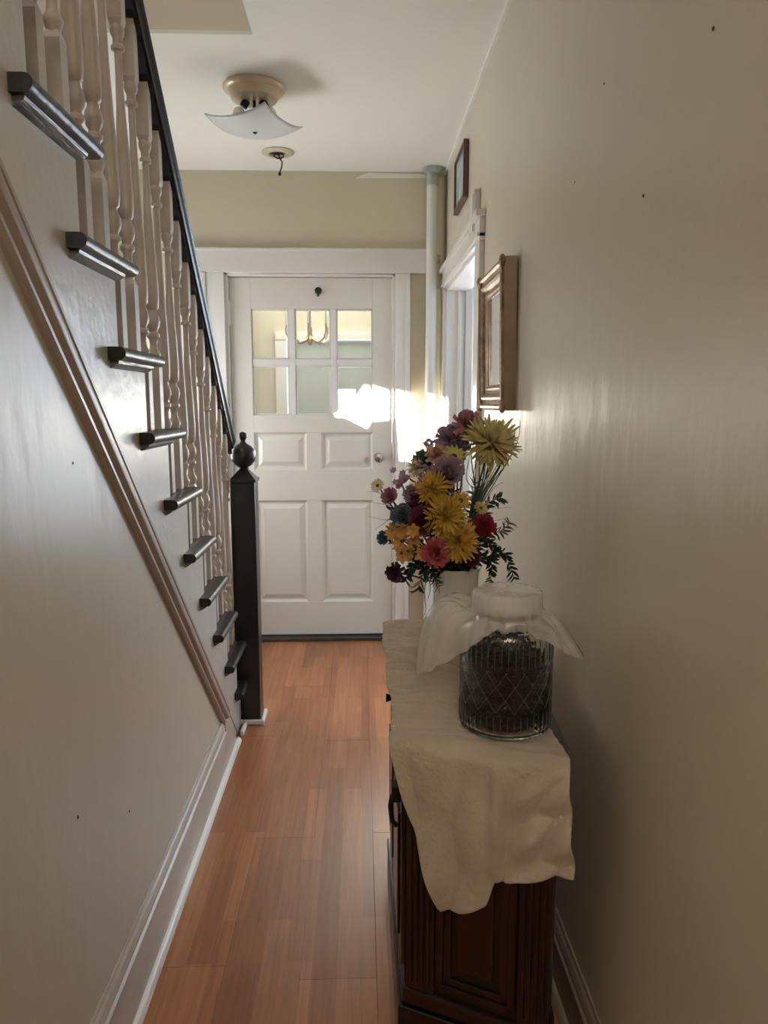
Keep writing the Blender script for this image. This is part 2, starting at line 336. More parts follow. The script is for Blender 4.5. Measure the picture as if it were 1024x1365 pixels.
# baseboards (moulded profile swept along y) with quarter round
def baseprof(h): return [(0,0),(0.016,0),(0.016,h-0.055),(0.020,h-0.05),(0.020,h-0.043),(0.013,h-0.038),(0.016,h-0.028),(0.011,h-0.014),(0.006,h-0.008),(0.005,h),(0,h)]
bl = struct(MB().prism([(XL+a, -2.0, z) for a, z in baseprof(0.20)], (0, 2.665+2.0, 0)).build('baseboard_left', M['base'], bevel=0.0015), 'scuffed white moulded baseboard along the left wall', 'baseboard')
MB().prism([(XL, 2.665, 0), (XL, 2.665, 0.196), (XL, 2.70, 0.19), (XL, 2.925, 0)], (0.016, 0, 0)).build('cut_end', M['base'], bl)
MB().prism([(XL+0.016+0.016*math.cos(a*PI/8), -2.0, 0.016*math.sin(a*PI/8)*1.2) for a in range(5)] + [(XL+0.016, -2.0, 0)], (0, 4.92, 0)).build('quarter_round', M['white'], bl, smooth=True)
br = struct(MB().prism([(XR-a, -2.0, z) for a, z in baseprof(0.17)], (0, OY0-0.11+2.0, 0)).build('baseboard_right', M['base_shaded'], bevel=0.0015), 'white baseboard behind the dark console', 'baseboard')
MB().prism([(XR-0.016-0.016*math.cos(a*PI/8), -2.0, 0.016*math.sin(a*PI/8)*1.2) for a in range(5)] + [(XR-0.016, -2.0, 0)], (0, OY0-0.11+2.0, 0)).build('quarter_round', M['base_shaded'], br, smooth=True)
# diagonal moulding of the stair
def dz(y0, z0, y): return z0 - 0.945*(y-y0)
dirv = Vector((0, 1, -0.945)).normalized(); nrm = Vector((0, 0.945, 1)).normalized()
prof = [(0,0),(0.010,0),(0.016,0.006),(0.016,0.014),(0.010,0.020),(0.008,0.026),(0.020,0.034),(0.023,0.044),(0.020,0.054),(0.009,0.060),(0.009,0.066),(0.015,0.072),(0.015,0.080),(0.008,0.088),(0.004,0.094),(0,0.094)]
mm = MB(); ya, za = 0.25, 1.617 - 0.948*(0.25-1.154)
vs = []
for px, pn in prof:
    p0 = Vector((XL+px, ya, za)) + nrm*pn
    tt = (p0.z - 0.190) / -dirv.z
    vs.append((p0, p0 + dirv*tt))
n = len(vs)
mm.add([a for a, b_ in vs] + [b_ for a, b_ in vs], [(i, (i+1)%n, n+(i+1)%n, n+i) for i in range(n)] + [tuple(range(n)), tuple(range(n, 2*n))])
struct(mm.build('trim_6', M['moulding'], smooth=True), 'diagonal taupe moulding climbing the left wall under the stairs', 'trim')

# rooms out of view: rear end of the hall, side room, vestibule
e = MB(); e.box(XW-0.1, XR+0.13, -2.2, -2.1, 0, 5.0)
struct(e.build('wall_rear', M['wall']), 'cream wall closing the hallway behind', 'wall')
# side room: wall with a window that the sun enters
tY = (YB-1.0)
SX, SZ = 0.75*tY, 0.20*tY
wx0, wx1, wz0, wz1 = -0.12+SX, 0.66+SX, 0.98+SZ, 1.52+SZ
s = MB(); s.box(XR+0.12, wx0, 0.9, 1.0, 0, ZC); s.box(wx1, 3.5, 0.9, 1.0, 0, ZC); s.box(wx0, wx1, 0.9, 1.0, 0, wz0); s.box(wx0, wx1, 0.9, 1.0, wz1, ZC)
s.box(3.4, 3.5, 1.0, YB, 0, ZC); s.box(XR+0.12, 3.5, 0.9, YB, -0.12, -0.013)
struct(s.build('wall_side_room', M['wall']), 'cream walls of the room beyond the side doorway', 'wall')
u = MB()  # unseen panels added to cut the sunlight into its patch by the door
top = [(-0.13,1.335),(-0.06,1.335),(0.05,1.50),(0.39,1.39),(0.39,1.0),(0.67,1.0),(0.67,1.53),(-0.13,1.53)]
bot = [(-0.13,1.315),(-0.08,1.315),(0.05,1.25),(0.075,1.29),(0.19,1.30),(0.205,1.06),(0.67,1.0),(0.67,0.97),(-0.13,0.97)]
for poly in (top, bot): u.prism([(x+SX, 1.0, z+SZ) for x, z in poly], (0, 0.012, 0))
struct(u.build('side_sun_mask', M['sun_mask']), 'unseen mask added at the side room window to shape the sun patch', 'sun_mask')
# vestibule beyond the front door
v = MB(); v.box(XW, -0.60, 5.6, 5.7, 0, 2.6); v.box(0.62, XR+0.4, 5.6, 5.7, 0, 2.6); v.box(-0.60, 0.62, 5.6, 5.7, 1.90, 2.6)
v.box(XR+0.13, XR+0.2, YB+0.1, 5.7, 0, 2.6)
wv = struct(v.build('wall_vestibule', M['wall_back']), 'cream wall of the vestibule seen through the door panes', 'wall')
t = MB(); t.box(-0.62, -0.54, 5.575, 5.6, 0, 1.9); t.box(-0.62, 0.7, 5.57, 5.6, 1.85, 1.91)
struct(t.build('trim_7', M['white']), 'white casing of the outer door seen through the panes', 'trim')
t = MB(); t.box(-0.54, 0.62, 5.61, 5.65, 0, 1.1); t.box(-0.54, 0.62, 5.61, 5.65, 1.49, 1.85)
t.box(-0.54, -0.17, 5.61, 5.65, 1.1, 1.49); t.box(-0.03, 0.02, 5.61, 5.65, 1.1, 1.49); t.box(0.12, 0.62, 5.61, 5.65, 1.1, 1.49)
struct(t.build('door_2', M['outer_door']), 'grey-blue outer door seen through the front door panes', 'door')

# ------------------------------------------------------------------ front door
dr = bpy.data.objects.new('door_1', None); COL.objects.link(dr); dr.location = (-0.27, YB+0.02, 0.02)
struct(dr, 'white panelled front door with six glass panes', 'door')
def dbox(mb, x0, x1, z0, z1, y0=0.0, y1=0.042): mb.box(x0-dr.location.x, x1-dr.location.x, y0, y1, z0-0.02, z1-0.02)
d = MB()
PX = [(-0.605,-0.307), (-0.223, 0.072)]
for x0, x1, z0, z1 in ((DX0,-0.605,0.03,DZ),(0.072,DX1,0.03,DZ),(-0.605,0.072,0.03,0.228),(-0.605,0.072,0.831,1.008),(-0.605,0.072,1.222,1.322),
                       (-0.605,0.072,1.908,DZ),(-0.307,-0.223,0.228,0.831),(-0.307,-0.223,1.008,1.222)):
    dbox(d, x0, x1, z0, z1)
d.build('door_frame', M['door'], dr, bevel=0.002)
for x0, x1 in PX:
    for z0, z1 in ((0.228,0.831),(1.008,1.222)):
        p = MB(); X0, X1, Z0, Z1 = x0-dr.location.x, x1-dr.location.x, z0-0.02, z1-0.02
        def ring(i, y): return [(X0+i, y, Z0+i), (X1-i, y, Z0+i), (X1-i, y, Z1-i), (X0+i, y, Z1-i)]
        rr = [ring(0, 0.0), ring(0.012, 0.014), ring(0.022, 0.014), ring(0.042, 0.006), ring(0.046, 0.004)]
        vs = [q_ for r0 in rr for q_ in r0]
        fs = [(4*j+k, 4*j+(k+1)%4, 4*j+4+(k+1)%4, 4*j+4+k) for j in range(len(rr)-1) for k in range(4)] + [(16,17,18,19)]
        p.add(vs, fs); p.box(X0, X1, 0.02, 0.03, Z0, Z1); p.build('panel', M['door'], dr)
mu = MB()
for x0, x1 in ((-0.397,-0.363),(-0.164,-0.131)): dbox(mu, x0, x1, 1.322, 1.908, 0.006, 0.034)
for x0, x1 in ((-0.605,-0.397),(-0.363,-0.164),(-0.131,0.072)): dbox(mu, x0, x1, 1.598, 1.635, 0.006, 0.034)
for x0, x1 in ((-0.605,-0.397),(-0.363,-0.164),(-0.131,0.072)):
    for z0, z1 in ((1.322,1.598),(1.635,1.908)):
        for bx in ((x0,x0+0.008,z0,z1),(x1-0.008,x1,z0,z1),(x0,x1,z0,z0+0.008),(x0,x1,z1-0.008,z1)): dbox(mu, *bx, 0.012, 0.03)
mu.build('muntin', M['trim'], dr, bevel=0.0015)
for x0, x1 in ((-0.605,-0.397),(-0.363,-0.164),(-0.131,0.072)):
    for z0, z1 in ((1.322,1.598),(1.635,1.908)):
        g = MB(); dbox(g, x0+0.002, x1-0.002, z0+0.002, z1-0.002, 0.019, 0.023); g.build('pane', M['pane'], dr)
RX = Matrix.Rotation(PI/2, 3, 'X')
kn = MB().lathe([(0.028,0),(0.028,0.005),(0.010,0.010),(0.010,0.030),(0.024,0.040),(0.028,0.052),(0.022,0.064),(0.006,0.068)], seg=20, M=RX, c=(0.106-dr.location.x, 0, 1.06))
kn.build('knob', M['chrome'], dr, smooth=True)['label'] = 'dull metal door knob'
vw = MB().lathe([(0.020,0),(0.020,0.004),(0.013,0.008),(0.013,0.014),(0.004,0.014)], seg=16, M=RX, c=(-0.229-dr.location.x, 0, 1.986)); vw.box(0.041-0.006,0.041+0.006,-0.02,-0.006,1.955,1.985)
vw.build('door_viewer', M['iron'], dr, smooth=True)['label'] = 'small dark door viewer'
hg = MB(); hg.tube([(DX0-dr.location.x-0.004, -0.012, 1.80), (DX0-dr.location.x-0.004, -0.012, 1.92)], 0.009, 10)
for z in (1.79, 1.925): hg.sphere((DX0-dr.location.x-0.004, -0.012, z), 0.008)
hg.box(DX0-dr.location.x-0.022, DX0-dr.location.x+0.016, -0.006, 0.001, 1.80, 1.92)
hg.build('hinge', M['trim'], dr, smooth=True)

# ================================================================== STAIRCASE
st = thing('staircase', 'staircase climbing over the left wall with dark handrail and white turned balusters', 'staircase', (-0.9, 3.1, 0))
SL = Vector(st.location)
def P(parent=None): return st
def off(mb):
    mb.v = [tuple(Vector(p) - SL) for p in mb.v]; return mb
for k in range(K0, K1+1):
    y0 = near(k); y1 = y0 + (0.315 if k < 9 else 0.225); z = ztop(k)
    tr = off(MB().box(XW+0.002, XL+0.005, y0+0.265-RUN-0.02, y1, z-0.028, z)).build('tread', M['tread'], st, bevel=0.004)
    no = off(MB().prism([(XL+0.004+0.024+0.014*math.cos(a), y0, z-0.014+0.014*math.sin(a)) for a in [R(q_) for q_ in range(-90, 91, 20)]] + [(XL+0.0045, y0, z), (XL+0.0045, y0, z-0.028)], (0, y1-y0, 0)))
    no.build('nosing', M['nosing'], tr, smooth=True, bevel=0)
    cv = off(MB().prism([(XL+0.0045, y0+0.012, z-0.0285), (XL+0.024, y0+0.012, z-0.0285), (XL+0.022, y0+0.012, z-0.034), (XL+0.013, y0+0.012, z-0.040), (XL+0.0045, y0+0.012, z-0.044)], (0, y1-y0-0.05, 0)))
    cv.build('cove', M['cove'], tr)
    off(MB().box(XW+0.002, XL-0.002, y0+(0.25 if k < 9 else 0.17), y0+(0.265 if k < 9 else 0.19), z-RISE if k < 9 else 0.0, z-0.028)).build('riser', M['trim'], st)
# child-of-child transforms: parents sit at origin of staircase so offsets stay right
def zr(y): return 2.289 - 0.9703*(y-1.964)
XBAL = -0.556
def bal_mesh(h):
    m_ = MB(); wd = 0.0162
    m_.box(-wd, wd, -wd, wd, 0, 0.165)
    m_.add([(-wd,-wd,0.165),(wd,-wd,0.165),(wd,wd,0.165),(-wd,wd,0.165),(-0.011,-0.011,0.180),(0.011,-0.011,0.180),(0.011,0.011,0.180),(-0.011,0.011,0.180)],
           [(0,1,5,4),(1,2,6,5),(2,3,7,6),(3,0,4,7),(4,5,6,7)])
    hb = h - 0.135                         # bottom of the top block
    sh = hb - 0.33
    prof = [(0.012,0.176),(0.014,0.185),(0.0175,0.195),(0.0175,0.203),(0.011,0.214),(0.010,0.228),(0.012,0.24),(0.0175,0.246),(0.0175,0.254),(0.012,0.259),(0.012,0.264),
            (0.017,0.272),(0.0195,0.285),(0.018,0.298),(0.012,0.310),(0.012,0.316),(0.0175,0.322),(0.0195,0.345),(0.0195,0.38)]
    for q_, r in ((0.2,0.0172),(0.4,0.0135),(0.6,0.0104),(0.8,0.0088),(0.90,0.0085)): prof.append((r, 0.38 + (hb-0.055-0.38)*q_))
    prof += [(0.0088,hb-0.055),(0.0155,hb-0.052),(0.0155,hb-0.044),(0.011,hb-0.040),(0.011,hb-0.026),(0.0145,hb-0.020),(0.0165,hb-0.012),(0.0165,hb-0.006),(0.0135,hb+0.002)]
    m_.lathe(prof, seg=14)
    m_.add([(-0.012,-0.012,hb-0.004),(0.012,-0.012,hb-0.004),(0.012,0.012,hb-0.004),(-0.012,0.012,hb-0.004),(-wd,-wd,hb+0.012),(wd,-wd,hb+0.012),(wd,wd,hb+0.012),(-wd,wd,hb+0.012)],
           [(3,2,1,0),(0,1,5,4),(1,2,6,5),(2,3,7,6),(3,0,4,7)])
    s_ = 0.9703*wd
    m_.add([(-wd,-wd,hb+0.012),(wd,-wd,hb+0.012),(wd,wd,hb+0.012),(-wd,wd,hb+0.012),(-wd,-wd,h+s_),(wd,-wd,h+s_),(wd,wd,h-s_),(-wd,wd,h-s_)],
           [(4,5,6,7),(0,1,5,4),(1,2,6,5),(2,3,7,6),(3,0,4,7)])
    me = m_.mesh('baluster'); me.materials.append(M['baluster'])
    for p in me.polygons: p.use_smooth = len(p.vertices) == 4 and abs(p.area) < 0.0004
    return me
OFFS = (0.172, 0.275)
BM = [bal_mesh(zr(near(3)+o)-ztop(3)) for o in OFFS]
for k in range(K0, K1+1):
    for i, o_ in enumerate(OFFS):
        y = near(k) + o_
        if k == 9 and i == 1: continue
        if k == 9: y = 3.055
        b_ = link('baluster', BM[i], st); b_.location = Vector((XBAL, y, ztop(k))) - SL
        e_ = b_.modifiers.new('split', 'EDGE_SPLIT'); e_.split_angle = R(38)
# handrail
hr = MB(); rp = [(-0.030,0),(0.030,0),(0.031,0.008),(0.037,0.014),(0.042,0.024),(0.040,0.034),(0.028,0.043),(0,0.047),(-0.028,0.043),(-0.040,0.034),(-0.042,0.024),(-0.037,0.014),(-0.031,0.008)]
rd = Vector((0,1,-0.9703)).normalized(); rn = Vector((0,0.9703,1)).normalized()
A = [Vector((XBAL+a, 0.55, zr(0.55))) + rn*b_ for a, b_ in rp]
def endy(p, y): return p + rd*((y-p.y)/rd.y)
B = [endy(p, 3.085) for p in A]; n = len(A)
hr.add(A+B, [(i,(i+1)%n,n+(i+1)%n,n+i) for i in range(n)] + [tuple(range(n)), tuple(range(n,2*n))])
hro = off(hr).build('handrail', M['black'], st, smooth=True)
# fillets between baluster tops
ys = sorted(near(k)+o_ for k in range(K0, K1+1) for o_ in OFFS if not (k == 9 and o_ == OFFS[1]))
for a, b_ in zip(ys[:-1], ys[1:]):
    a_, c_ = a+0.0178, b_-0.0178
    MBf = MB().prism([(XBAL-0.024, a_, zr(a_)+0.002), (XBAL-0.024, c_, zr(c_)+0.002), (XBAL-0.024, c_, zr(c_)-0.014), (XBAL-0.024, c_-0.02, zr(c_)-0.004), (XBAL-0.024, a_+0.028, zr(a_)-0.040), (XBAL-0.024, a_, zr(a_)-0.014)], (0.048, 0, 0))
    off(MBf).build('fillet', M['black'], hro)
# newel
NX, NY, NW = -0.493, 3.138, 0.052
nw = MB(); nw.box(NX-NW, NX+NW, NY-NW, NY+NW, 0.0, 1.06)
nw_o = off(nw).build('newel_post', M['newel'], st, bevel=0.006)
nc = MB(); nc.box(NX-NW-0.006, NX+NW+0.006, NY-NW-0.006, NY+NW+0.006, 1.061, 1.075); 
nc.add([(NX-NW,NY-NW,1.075),(NX+NW,NY-NW,1.075),(NX+NW,NY+NW,1.075),(NX-NW,NY+NW,1.075),(NX-0.02,NY-0.02,1.11),(NX+0.02,NY-0.02,1.11),(NX+0.02,NY+0.02,1.11),(NX-0.02,NY+0.02,1.11)], [(0,1,5,4),(1,2,6,5),(2,3,7,6),(3,0,4,7),(4,5,6,7)])
off(nc).build('cap', M['newel'], nw_o, bevel=0.003)
nf = MB().lathe([(0.018,1.105),(0.024,1.113),(0.020,1.120),(0.036,1.132),(0.050,1.150),(0.054,1.170),(0.050,1.192),(0.034,1.210),(0.014,1.222),(0.009,1.232),(0.013,1.238),(0.018,1.248),(0.018,1.256),(0.012,1.266),(0.003,1.270)], c=(NX,NY,0), seg=24)
off(nf).build('finial', M['black'], nw_o, smooth=True)
ns = MB(); ns.box(NX-NW-0.002, NX+NW+0.016, NY-NW-0.016, NY-NW, 0, 0.022); ns.box(NX+NW, NX+NW+0.016, NY-NW-0.016, NY+NW+0.01, 0, 0.022)
off(ns).build('shoe_moulding', M['white'], nw_o, bevel=0.005)
off(MB().box(XL+0.018, XL+0.034, 2.965, NY-NW-0.018, 0, 0.022)).build('shoe_moulding', M['white'], st, bevel=0.005)

# ================================================================== CEILING FIXTURES, PIPE
LX, LY = -0.415, 3.165
cl = thing('ceiling_light', 'flush ceiling light with brass canopy and square bent glass shade', 'lamp', (LX, LY, ZC))
MB().lathe([(0.122,0),(0.124,-0.008),(0.118,-0.016),(0.105,-0.020),(0.100,-0.030),(0.090,-0.048),(0.060,-0.052),(0.020,-0.052)], seg=40).build('canopy', M['canopy'], cl, smooth=True)
MB().tube([(0,0,-0.05),(0,0,-0.162)], 0.006, 8).build('rod', M['iron'], cl, smooth=True)
for sx in (-1, 1):
    s_ = MB(); s_.tube([(sx*0.03,0,-0.052),(sx*0.045,0,-0.075)], 0.016, 12)
    so_ = s_.build('socket', M['iron'], cl, smooth=True)
    MB().sphere((sx*0.062,0,-0.098), 0.024, 14, 10).build('bulb', M['bulb'], so_, smooth='all')
def shade(u, v):
    x = (u-0.5)*0.278; y = (v-0.5)*0.278
    z = -0.168 + 0.044*((x*x+y*y)/0.0386)**1.15
    ca, sa = math.cos(R(-26)), math.sin(R(-26))
    return (x*ca - y*sa, x*sa + y*ca, z)
MB().grid(shade, 24, 24).build('glass_shade', M['shade'], cl, smooth='all', solid=0.004)
MB().lathe([(0.002,-0.176),(0.008,-0.173),(0.010,-0.166),(0.006,-0.161)], seg=12).build('finial', M['iron'], cl, smooth=True)

RXx, RY = -0.405, 3.93
cr = thing('ceiling_rose', 'small open ceiling rose with loose dark wires, nearest the front door', 'ceiling plate', (RXx, RY, ZC))
MB().lathe([(0.078,0),(0.080,-0.006),(0.070,-0.012),(0.045,-0.014),(0.043,-0.006),(0.040,-0.003)], seg=32).build('plate', M['rose'], cr, smooth=True)
MB().lathe([(0.042,-0.001),(0.042,-0.0045),(0.030,-0.005)], seg=20).build('junction_box', M['iron'], cr)
for pth in ([(0.0,0,-0.004),(0.01,0,-0.03),(0.022,-0.005,-0.05),(0.018,0,-0.075),(0.008,0,-0.10)], [(-0.01,0.01,-0.004),(-0.02,0,-0.02),(0.0,-0.01,-0.035),(0.02,0,-0.03)], [(0.02,0,-0.004),(0.03,0.01,-0.02),(0.01,0,-0.032)]):
    MB().tube(pth, 0.0035, 6).build('wire', M['iron'], cr, smooth=True)
MB().sphere((0.008,0,-0.105), 0.009).build('wire_nut', M['iron'], cr, smooth=True)

pp = thing('heating_pipe', 'white vertical pipe in the corner beside the front door', 'pipe', (0.392, 4.165, 0))
MB().tube([(0,0,0),(0,0,ZC-0.01)], 0.029, 20).build('pipe', M['pipe'], pp, smooth=True)
MB().lathe([(0.0305,ZC-0.09),(0.0305,ZC-0.02)], seg=20).build('verdigris_stain', M['pipe_green'], pp, smooth=True)['label'] = 'greenish stained top of the pipe'
MB().lathe([(0.032,ZC-0.03),(0.052,ZC-0.018),(0.055,ZC-0.006),(0.055,ZC-0.001)], seg=24).build('escutcheon', M['pipe_green'], pp, smooth=True)

# chandelier in the vestibule
ch = thing('chandelier', 'slim-armed brass chandelier seen through the top middle door pane', 'chandelier', (-0.33, 5.05, 2.50))
MB().tube([(0,0,0),(0,0,-0.42)], 0.006, 8).build('stem', M['brass'], ch)
for k in range(8):
    a = 2*PI*k/8
    pth = [(math.cos(a)*r, math.sin(a)*r, z) for r, z in ((0.0,-0.66),(0.04,-0.70),(0.09,-0.715),(0.14,-0.69),(0.16,-0.64),(0.155,-0.60))]
    ar = MB().tube(pth, 0.006, 6).build('arm', M['brass'], ch, smooth=True)
    MB().tube([(math.cos(a)*0.155, math.sin(a)*0.155, -0.60),(math.cos(a)*0.155, math.sin(a)*0.155, -0.52 + 0.03*(k%3))], 0.007, 6).build('candle', M['white'], ar)
MB().lathe([(0.01,-0.73),(0.022,-0.71),(0.028,-0.69),(0.014,-0.66),(0.007,-0.62),(0.007,-0.40)], seg=12).build('body', M['brass'], ch, smooth=True)

# ================================================================== RIGHT WALL: MIRROR, PICTURE, CHIME
mr_ = thing('wall_mirror', 'ornate gilt-brown framed mirror hanging on the right wall', 'mirror', (XR, 2.49, 1.595))
HW, HH = 0.222, 0.228
def fring(i, x): return [(x, -HW+i, -HH+i), (x, HW-i, -HH+i), (x, HW-i, HH-i), (x, -HW+i, HH-i)]
rings = [(0.0,-0.002),(0.0,-0.040),(0.006,-0.048),(0.014,-0.049),(0.020,-0.042),(0.028,-0.038),(0.034,-0.044),(0.042,-0.046),(0.050,-0.040),(0.056,-0.032),(0.062,-0.030),(0.066,-0.034),(0.072,-0.034),(0.078,-0.030),(0.084,-0.028),(0.084,-0.006)]
vs = [p for i, x in rings for p in fring(i, x)]
fs = [(4*j+k, 4*j+(k+1)%4, 4*j+4+(k+1)%4, 4*j+4+k) for j in range(len(rings)-1) for k in range(4)]
me = MB().add(vs, fs).build('mirror_frame', M['frame'], mr_)
me.data.materials.append(M['frame_side'])
for p in me.data.polygons:
    if abs(p.normal.x) < 0.1 and p.area > 0.008: p.material_index = 1
MB().box(-0.026, -0.020, -HW+0.083, HW-0.083, -HH+0.083, HH-0.083).build('mirror_glass', M['mirror'], mr_)
for sy in (-1, 1):
    for sz in (-1, 1):
        o_ = MB()
        for (a, b2, r) in ((0.012,0.012,0.020),(0.034,0.010,0.012),(0.010,0.034,0.012),(0.050,0.010,0.008),(0.010,0.050,0.008),(0.026,0.026,0.011)):
            o_.sphere((-0.044, sy*(HW-a), sz*(HH-b2)), r, 8, 6, (0.55, 1, 1))
        o_.build('corner_ornament', M['frame'], mr_, smooth='all')
for sy in (-1, 1):
    o_ = MB()
    for z in [q_*0.02 for q_ in range(-8, 9)]: o_.sphere((-0.043, sy*(HW-0.038), z), 0.0045, 6, 4)
    o_.build('beading', M['frame'], mr_)
mr_.rotation_euler = (0, R(-1.2), 0)

sp = thing('small_picture', 'small dark-framed picture high on the right wall', 'picture', (XR-0.002, 3.53, 2.395))
HW2, HH2 = 0.165, 0.12
f_ = MB()
for (a, b2, c_, d_) in ((-HW2,HW2,-HH2,-HH2+0.016),(-HW2,HW2,HH2-0.016,HH2),(-HW2,-HW2+0.016,-HH2+0.016,HH2-0.016),(HW2-0.016,HW2,-HH2+0.016,HH2-0.016)): f_.box(-0.022, 0, a, b2, c_, d_)
f_.build('picture_frame', M['frame_small'], sp, bevel=0.003)
MB().box(-0.012, -0.002, -HW2+0.014, HW2-0.014, -HH2+0.014, HH2-0.014).build('print', M['print'], sp)

cb = thing('door_chime', 'narrow white chime box on the right wall above the gilt mirror', 'chime box', (XR, 3.08, 2.13))
MB().box(-0.026, 0, -0.06, 0.06, -0.085, 0.085).build('cover', M['plastic'], cb, bevel=0.004)
MB().box(-0.030, -0.026, -0.045, 0.045, -0.07, 0.07).build('grille', M['plastic'], cb, bevel=0.0015)
MB().tube([(-0.004,-0.03,-0.086),(-0.004,-0.03,-0.11)], 0.006, 6).build('wire', M['iron'], cb)

# ================================================================== CONSOLE
TZ = 0.750
cs = thing('console_cabinet', 'dark mahogany console cabinet with canted ends against the right wall', 'cabinet', (0.25, 1.75, 0))
CO = Vector((0.25, 1.75, 0))
def coff(mb): mb.v = [tuple(Vector(p)-CO) for p in mb.v]; return mb
def plan(e): # plan outline grown by e
    return [(0.094-e, 1.405-e*0.6), (0.362+e*0.4, 1.272-e), (0.383+e*0.3, 1.33-e), (0.395+e*0.2, 1.45), (0.395+e*0.2, 2.02), (0.36+e*0.5, 2.13+e), (0.094-e, 1.99+e*0.6)]
coff(MB().prism([(x, y, TZ-0.030) for x, y in plan(0.026)], (0,0,0.030))).build('cabinet_top', M['wood_dark'], cs, bevel=0.005)
coff(MB().prism([(x, y, 0.17) for x, y in plan(0.0)], (0,0,TZ-0.2))).build('body', M['wood_dark'], cs)
coff(MB().prism([(x, y, 0.0) for x, y in plan(0.020)], (0,0,0.13))).build('plinth', M['wood_dark'], cs, bevel=0.003)
coff(MB().prism([(x, y, 0.13) for x, y in plan(0.012)], (0,0,0.04))).build('plinth_moulding', M['wood'], cs, bevel=0.008)
coff(MB().prism([(x, y, TZ-0.052) for x, y in plan(0.014)], (0,0,0.022))).build('cornice', M['wood'], cs, bevel=0.006)
# the canted near end: posts with flutes, and a recessed framed panel
P0, P1 = Vector((0.094, 1.405, 0)), Vector((0.362, 1.272, 0)); ax = (P1-P0).normalized(); on = Vector((ax.y, -ax.x, 0))
if on.y > 0: on = -on
Lc = (P1-P0).length
def cbox(mb, a0, a1, d0, d1, z0, z1):
    c_ = [P0+ax*a0+on*d0, P0+ax*a1+on*d0, P0+ax*a1+on*d1, P0+ax*a0+on*d1]
    mb.prism([(p.x, p.y, z0) for p in c_], (0,0,z1-z0)); return mb
for a0 in (0.0, Lc-0.062):
    post = coff(cbox(MB(), a0, a0+0.062, 0.0, 0.008, 0.17, TZ-0.052)).build('corner_post', M['wood'], cs, bevel=0.002)
    for q_ in range(4): coff(cbox(MB(), a0+0.008+q_*0.013, a0+0.0145+q_*0.013, 0.008, 0.0125, 0.19, TZ-0.07)).build('reed', M['wood'], post, bevel=0.002)
fr = MB()
a0, a1 = 0.068, Lc-0.068
for q_, (i0, dd) in enumerate(((0, 0.010), (0.016, 0.006))):
    w_ = 0.014
    cbox(fr, a0+i0, a0+i0+w_, 0, dd, 0.19+i0, TZ-0.075-i0); cbox(fr, a1-i0-w_, a1-i0, 0, dd, 0.19+i0, TZ-0.075-i0)
    cbox(fr, a0+i0, a1-i0, 0, dd, 0.19+i0, 0.19+i0+w_); cbox(fr, a0+i0, a1-i0, 0, dd, TZ-0.075-i0-w_, TZ-0.075-i0)
coff(fr).build('panel_moulding', M['wood'], cs, bevel=0.002)
coff(cbox(MB(), a0+0.045, a1-0.045, 0, 0.005, 0.24, TZ-0.12)).build('end_panel', M['wood'], cs, bevel=0.004)
# front with drawer and doors
XF = 0.094
for y0, y1 in ((1.43, 1.69), (1.705, 1.965)):
    dw = coff(MB().box(XF-0.012, XF+0.001, y0, y1, 0.575, 0.685)).build('drawer', M['wood'], cs, bevel=0.003)
    coff(MB().tube([(XF-0.012, (y0+y1)/2-0.0, 0.63), (XF-0.03, (y0+y1)/2, 0.63)], [0.006,0.012], 10)).build('drawer_knob', M['iron'], dw, smooth=True)
    dq = coff(MB().box(XF-0.012, XF+0.001, y0, y1, 0.195, 0.56)).build('cabinet_door', M['wood'], cs, bevel=0.003)
    coff(MB().box(XF-0.018, XF-0.012, y0+0.04, y1-0.04, 0.235, 0.52)).build('door_panel', M['wood'], dq, bevel=0.004)
hd = MB(); hd.box(XF-0.032, XF-0.012, 1.435, 1.47, 0.565, 0.60); hd.tube([(XF-0.030,1.45,0.575),(XF-0.034,1.45,0.55),(XF-0.030,1.45,0.515),(XF-0.02,1.45,0.505)], 0.006, 8)
coff(hd).build('drop_handle', M['iron'], cs, bevel=0.003)

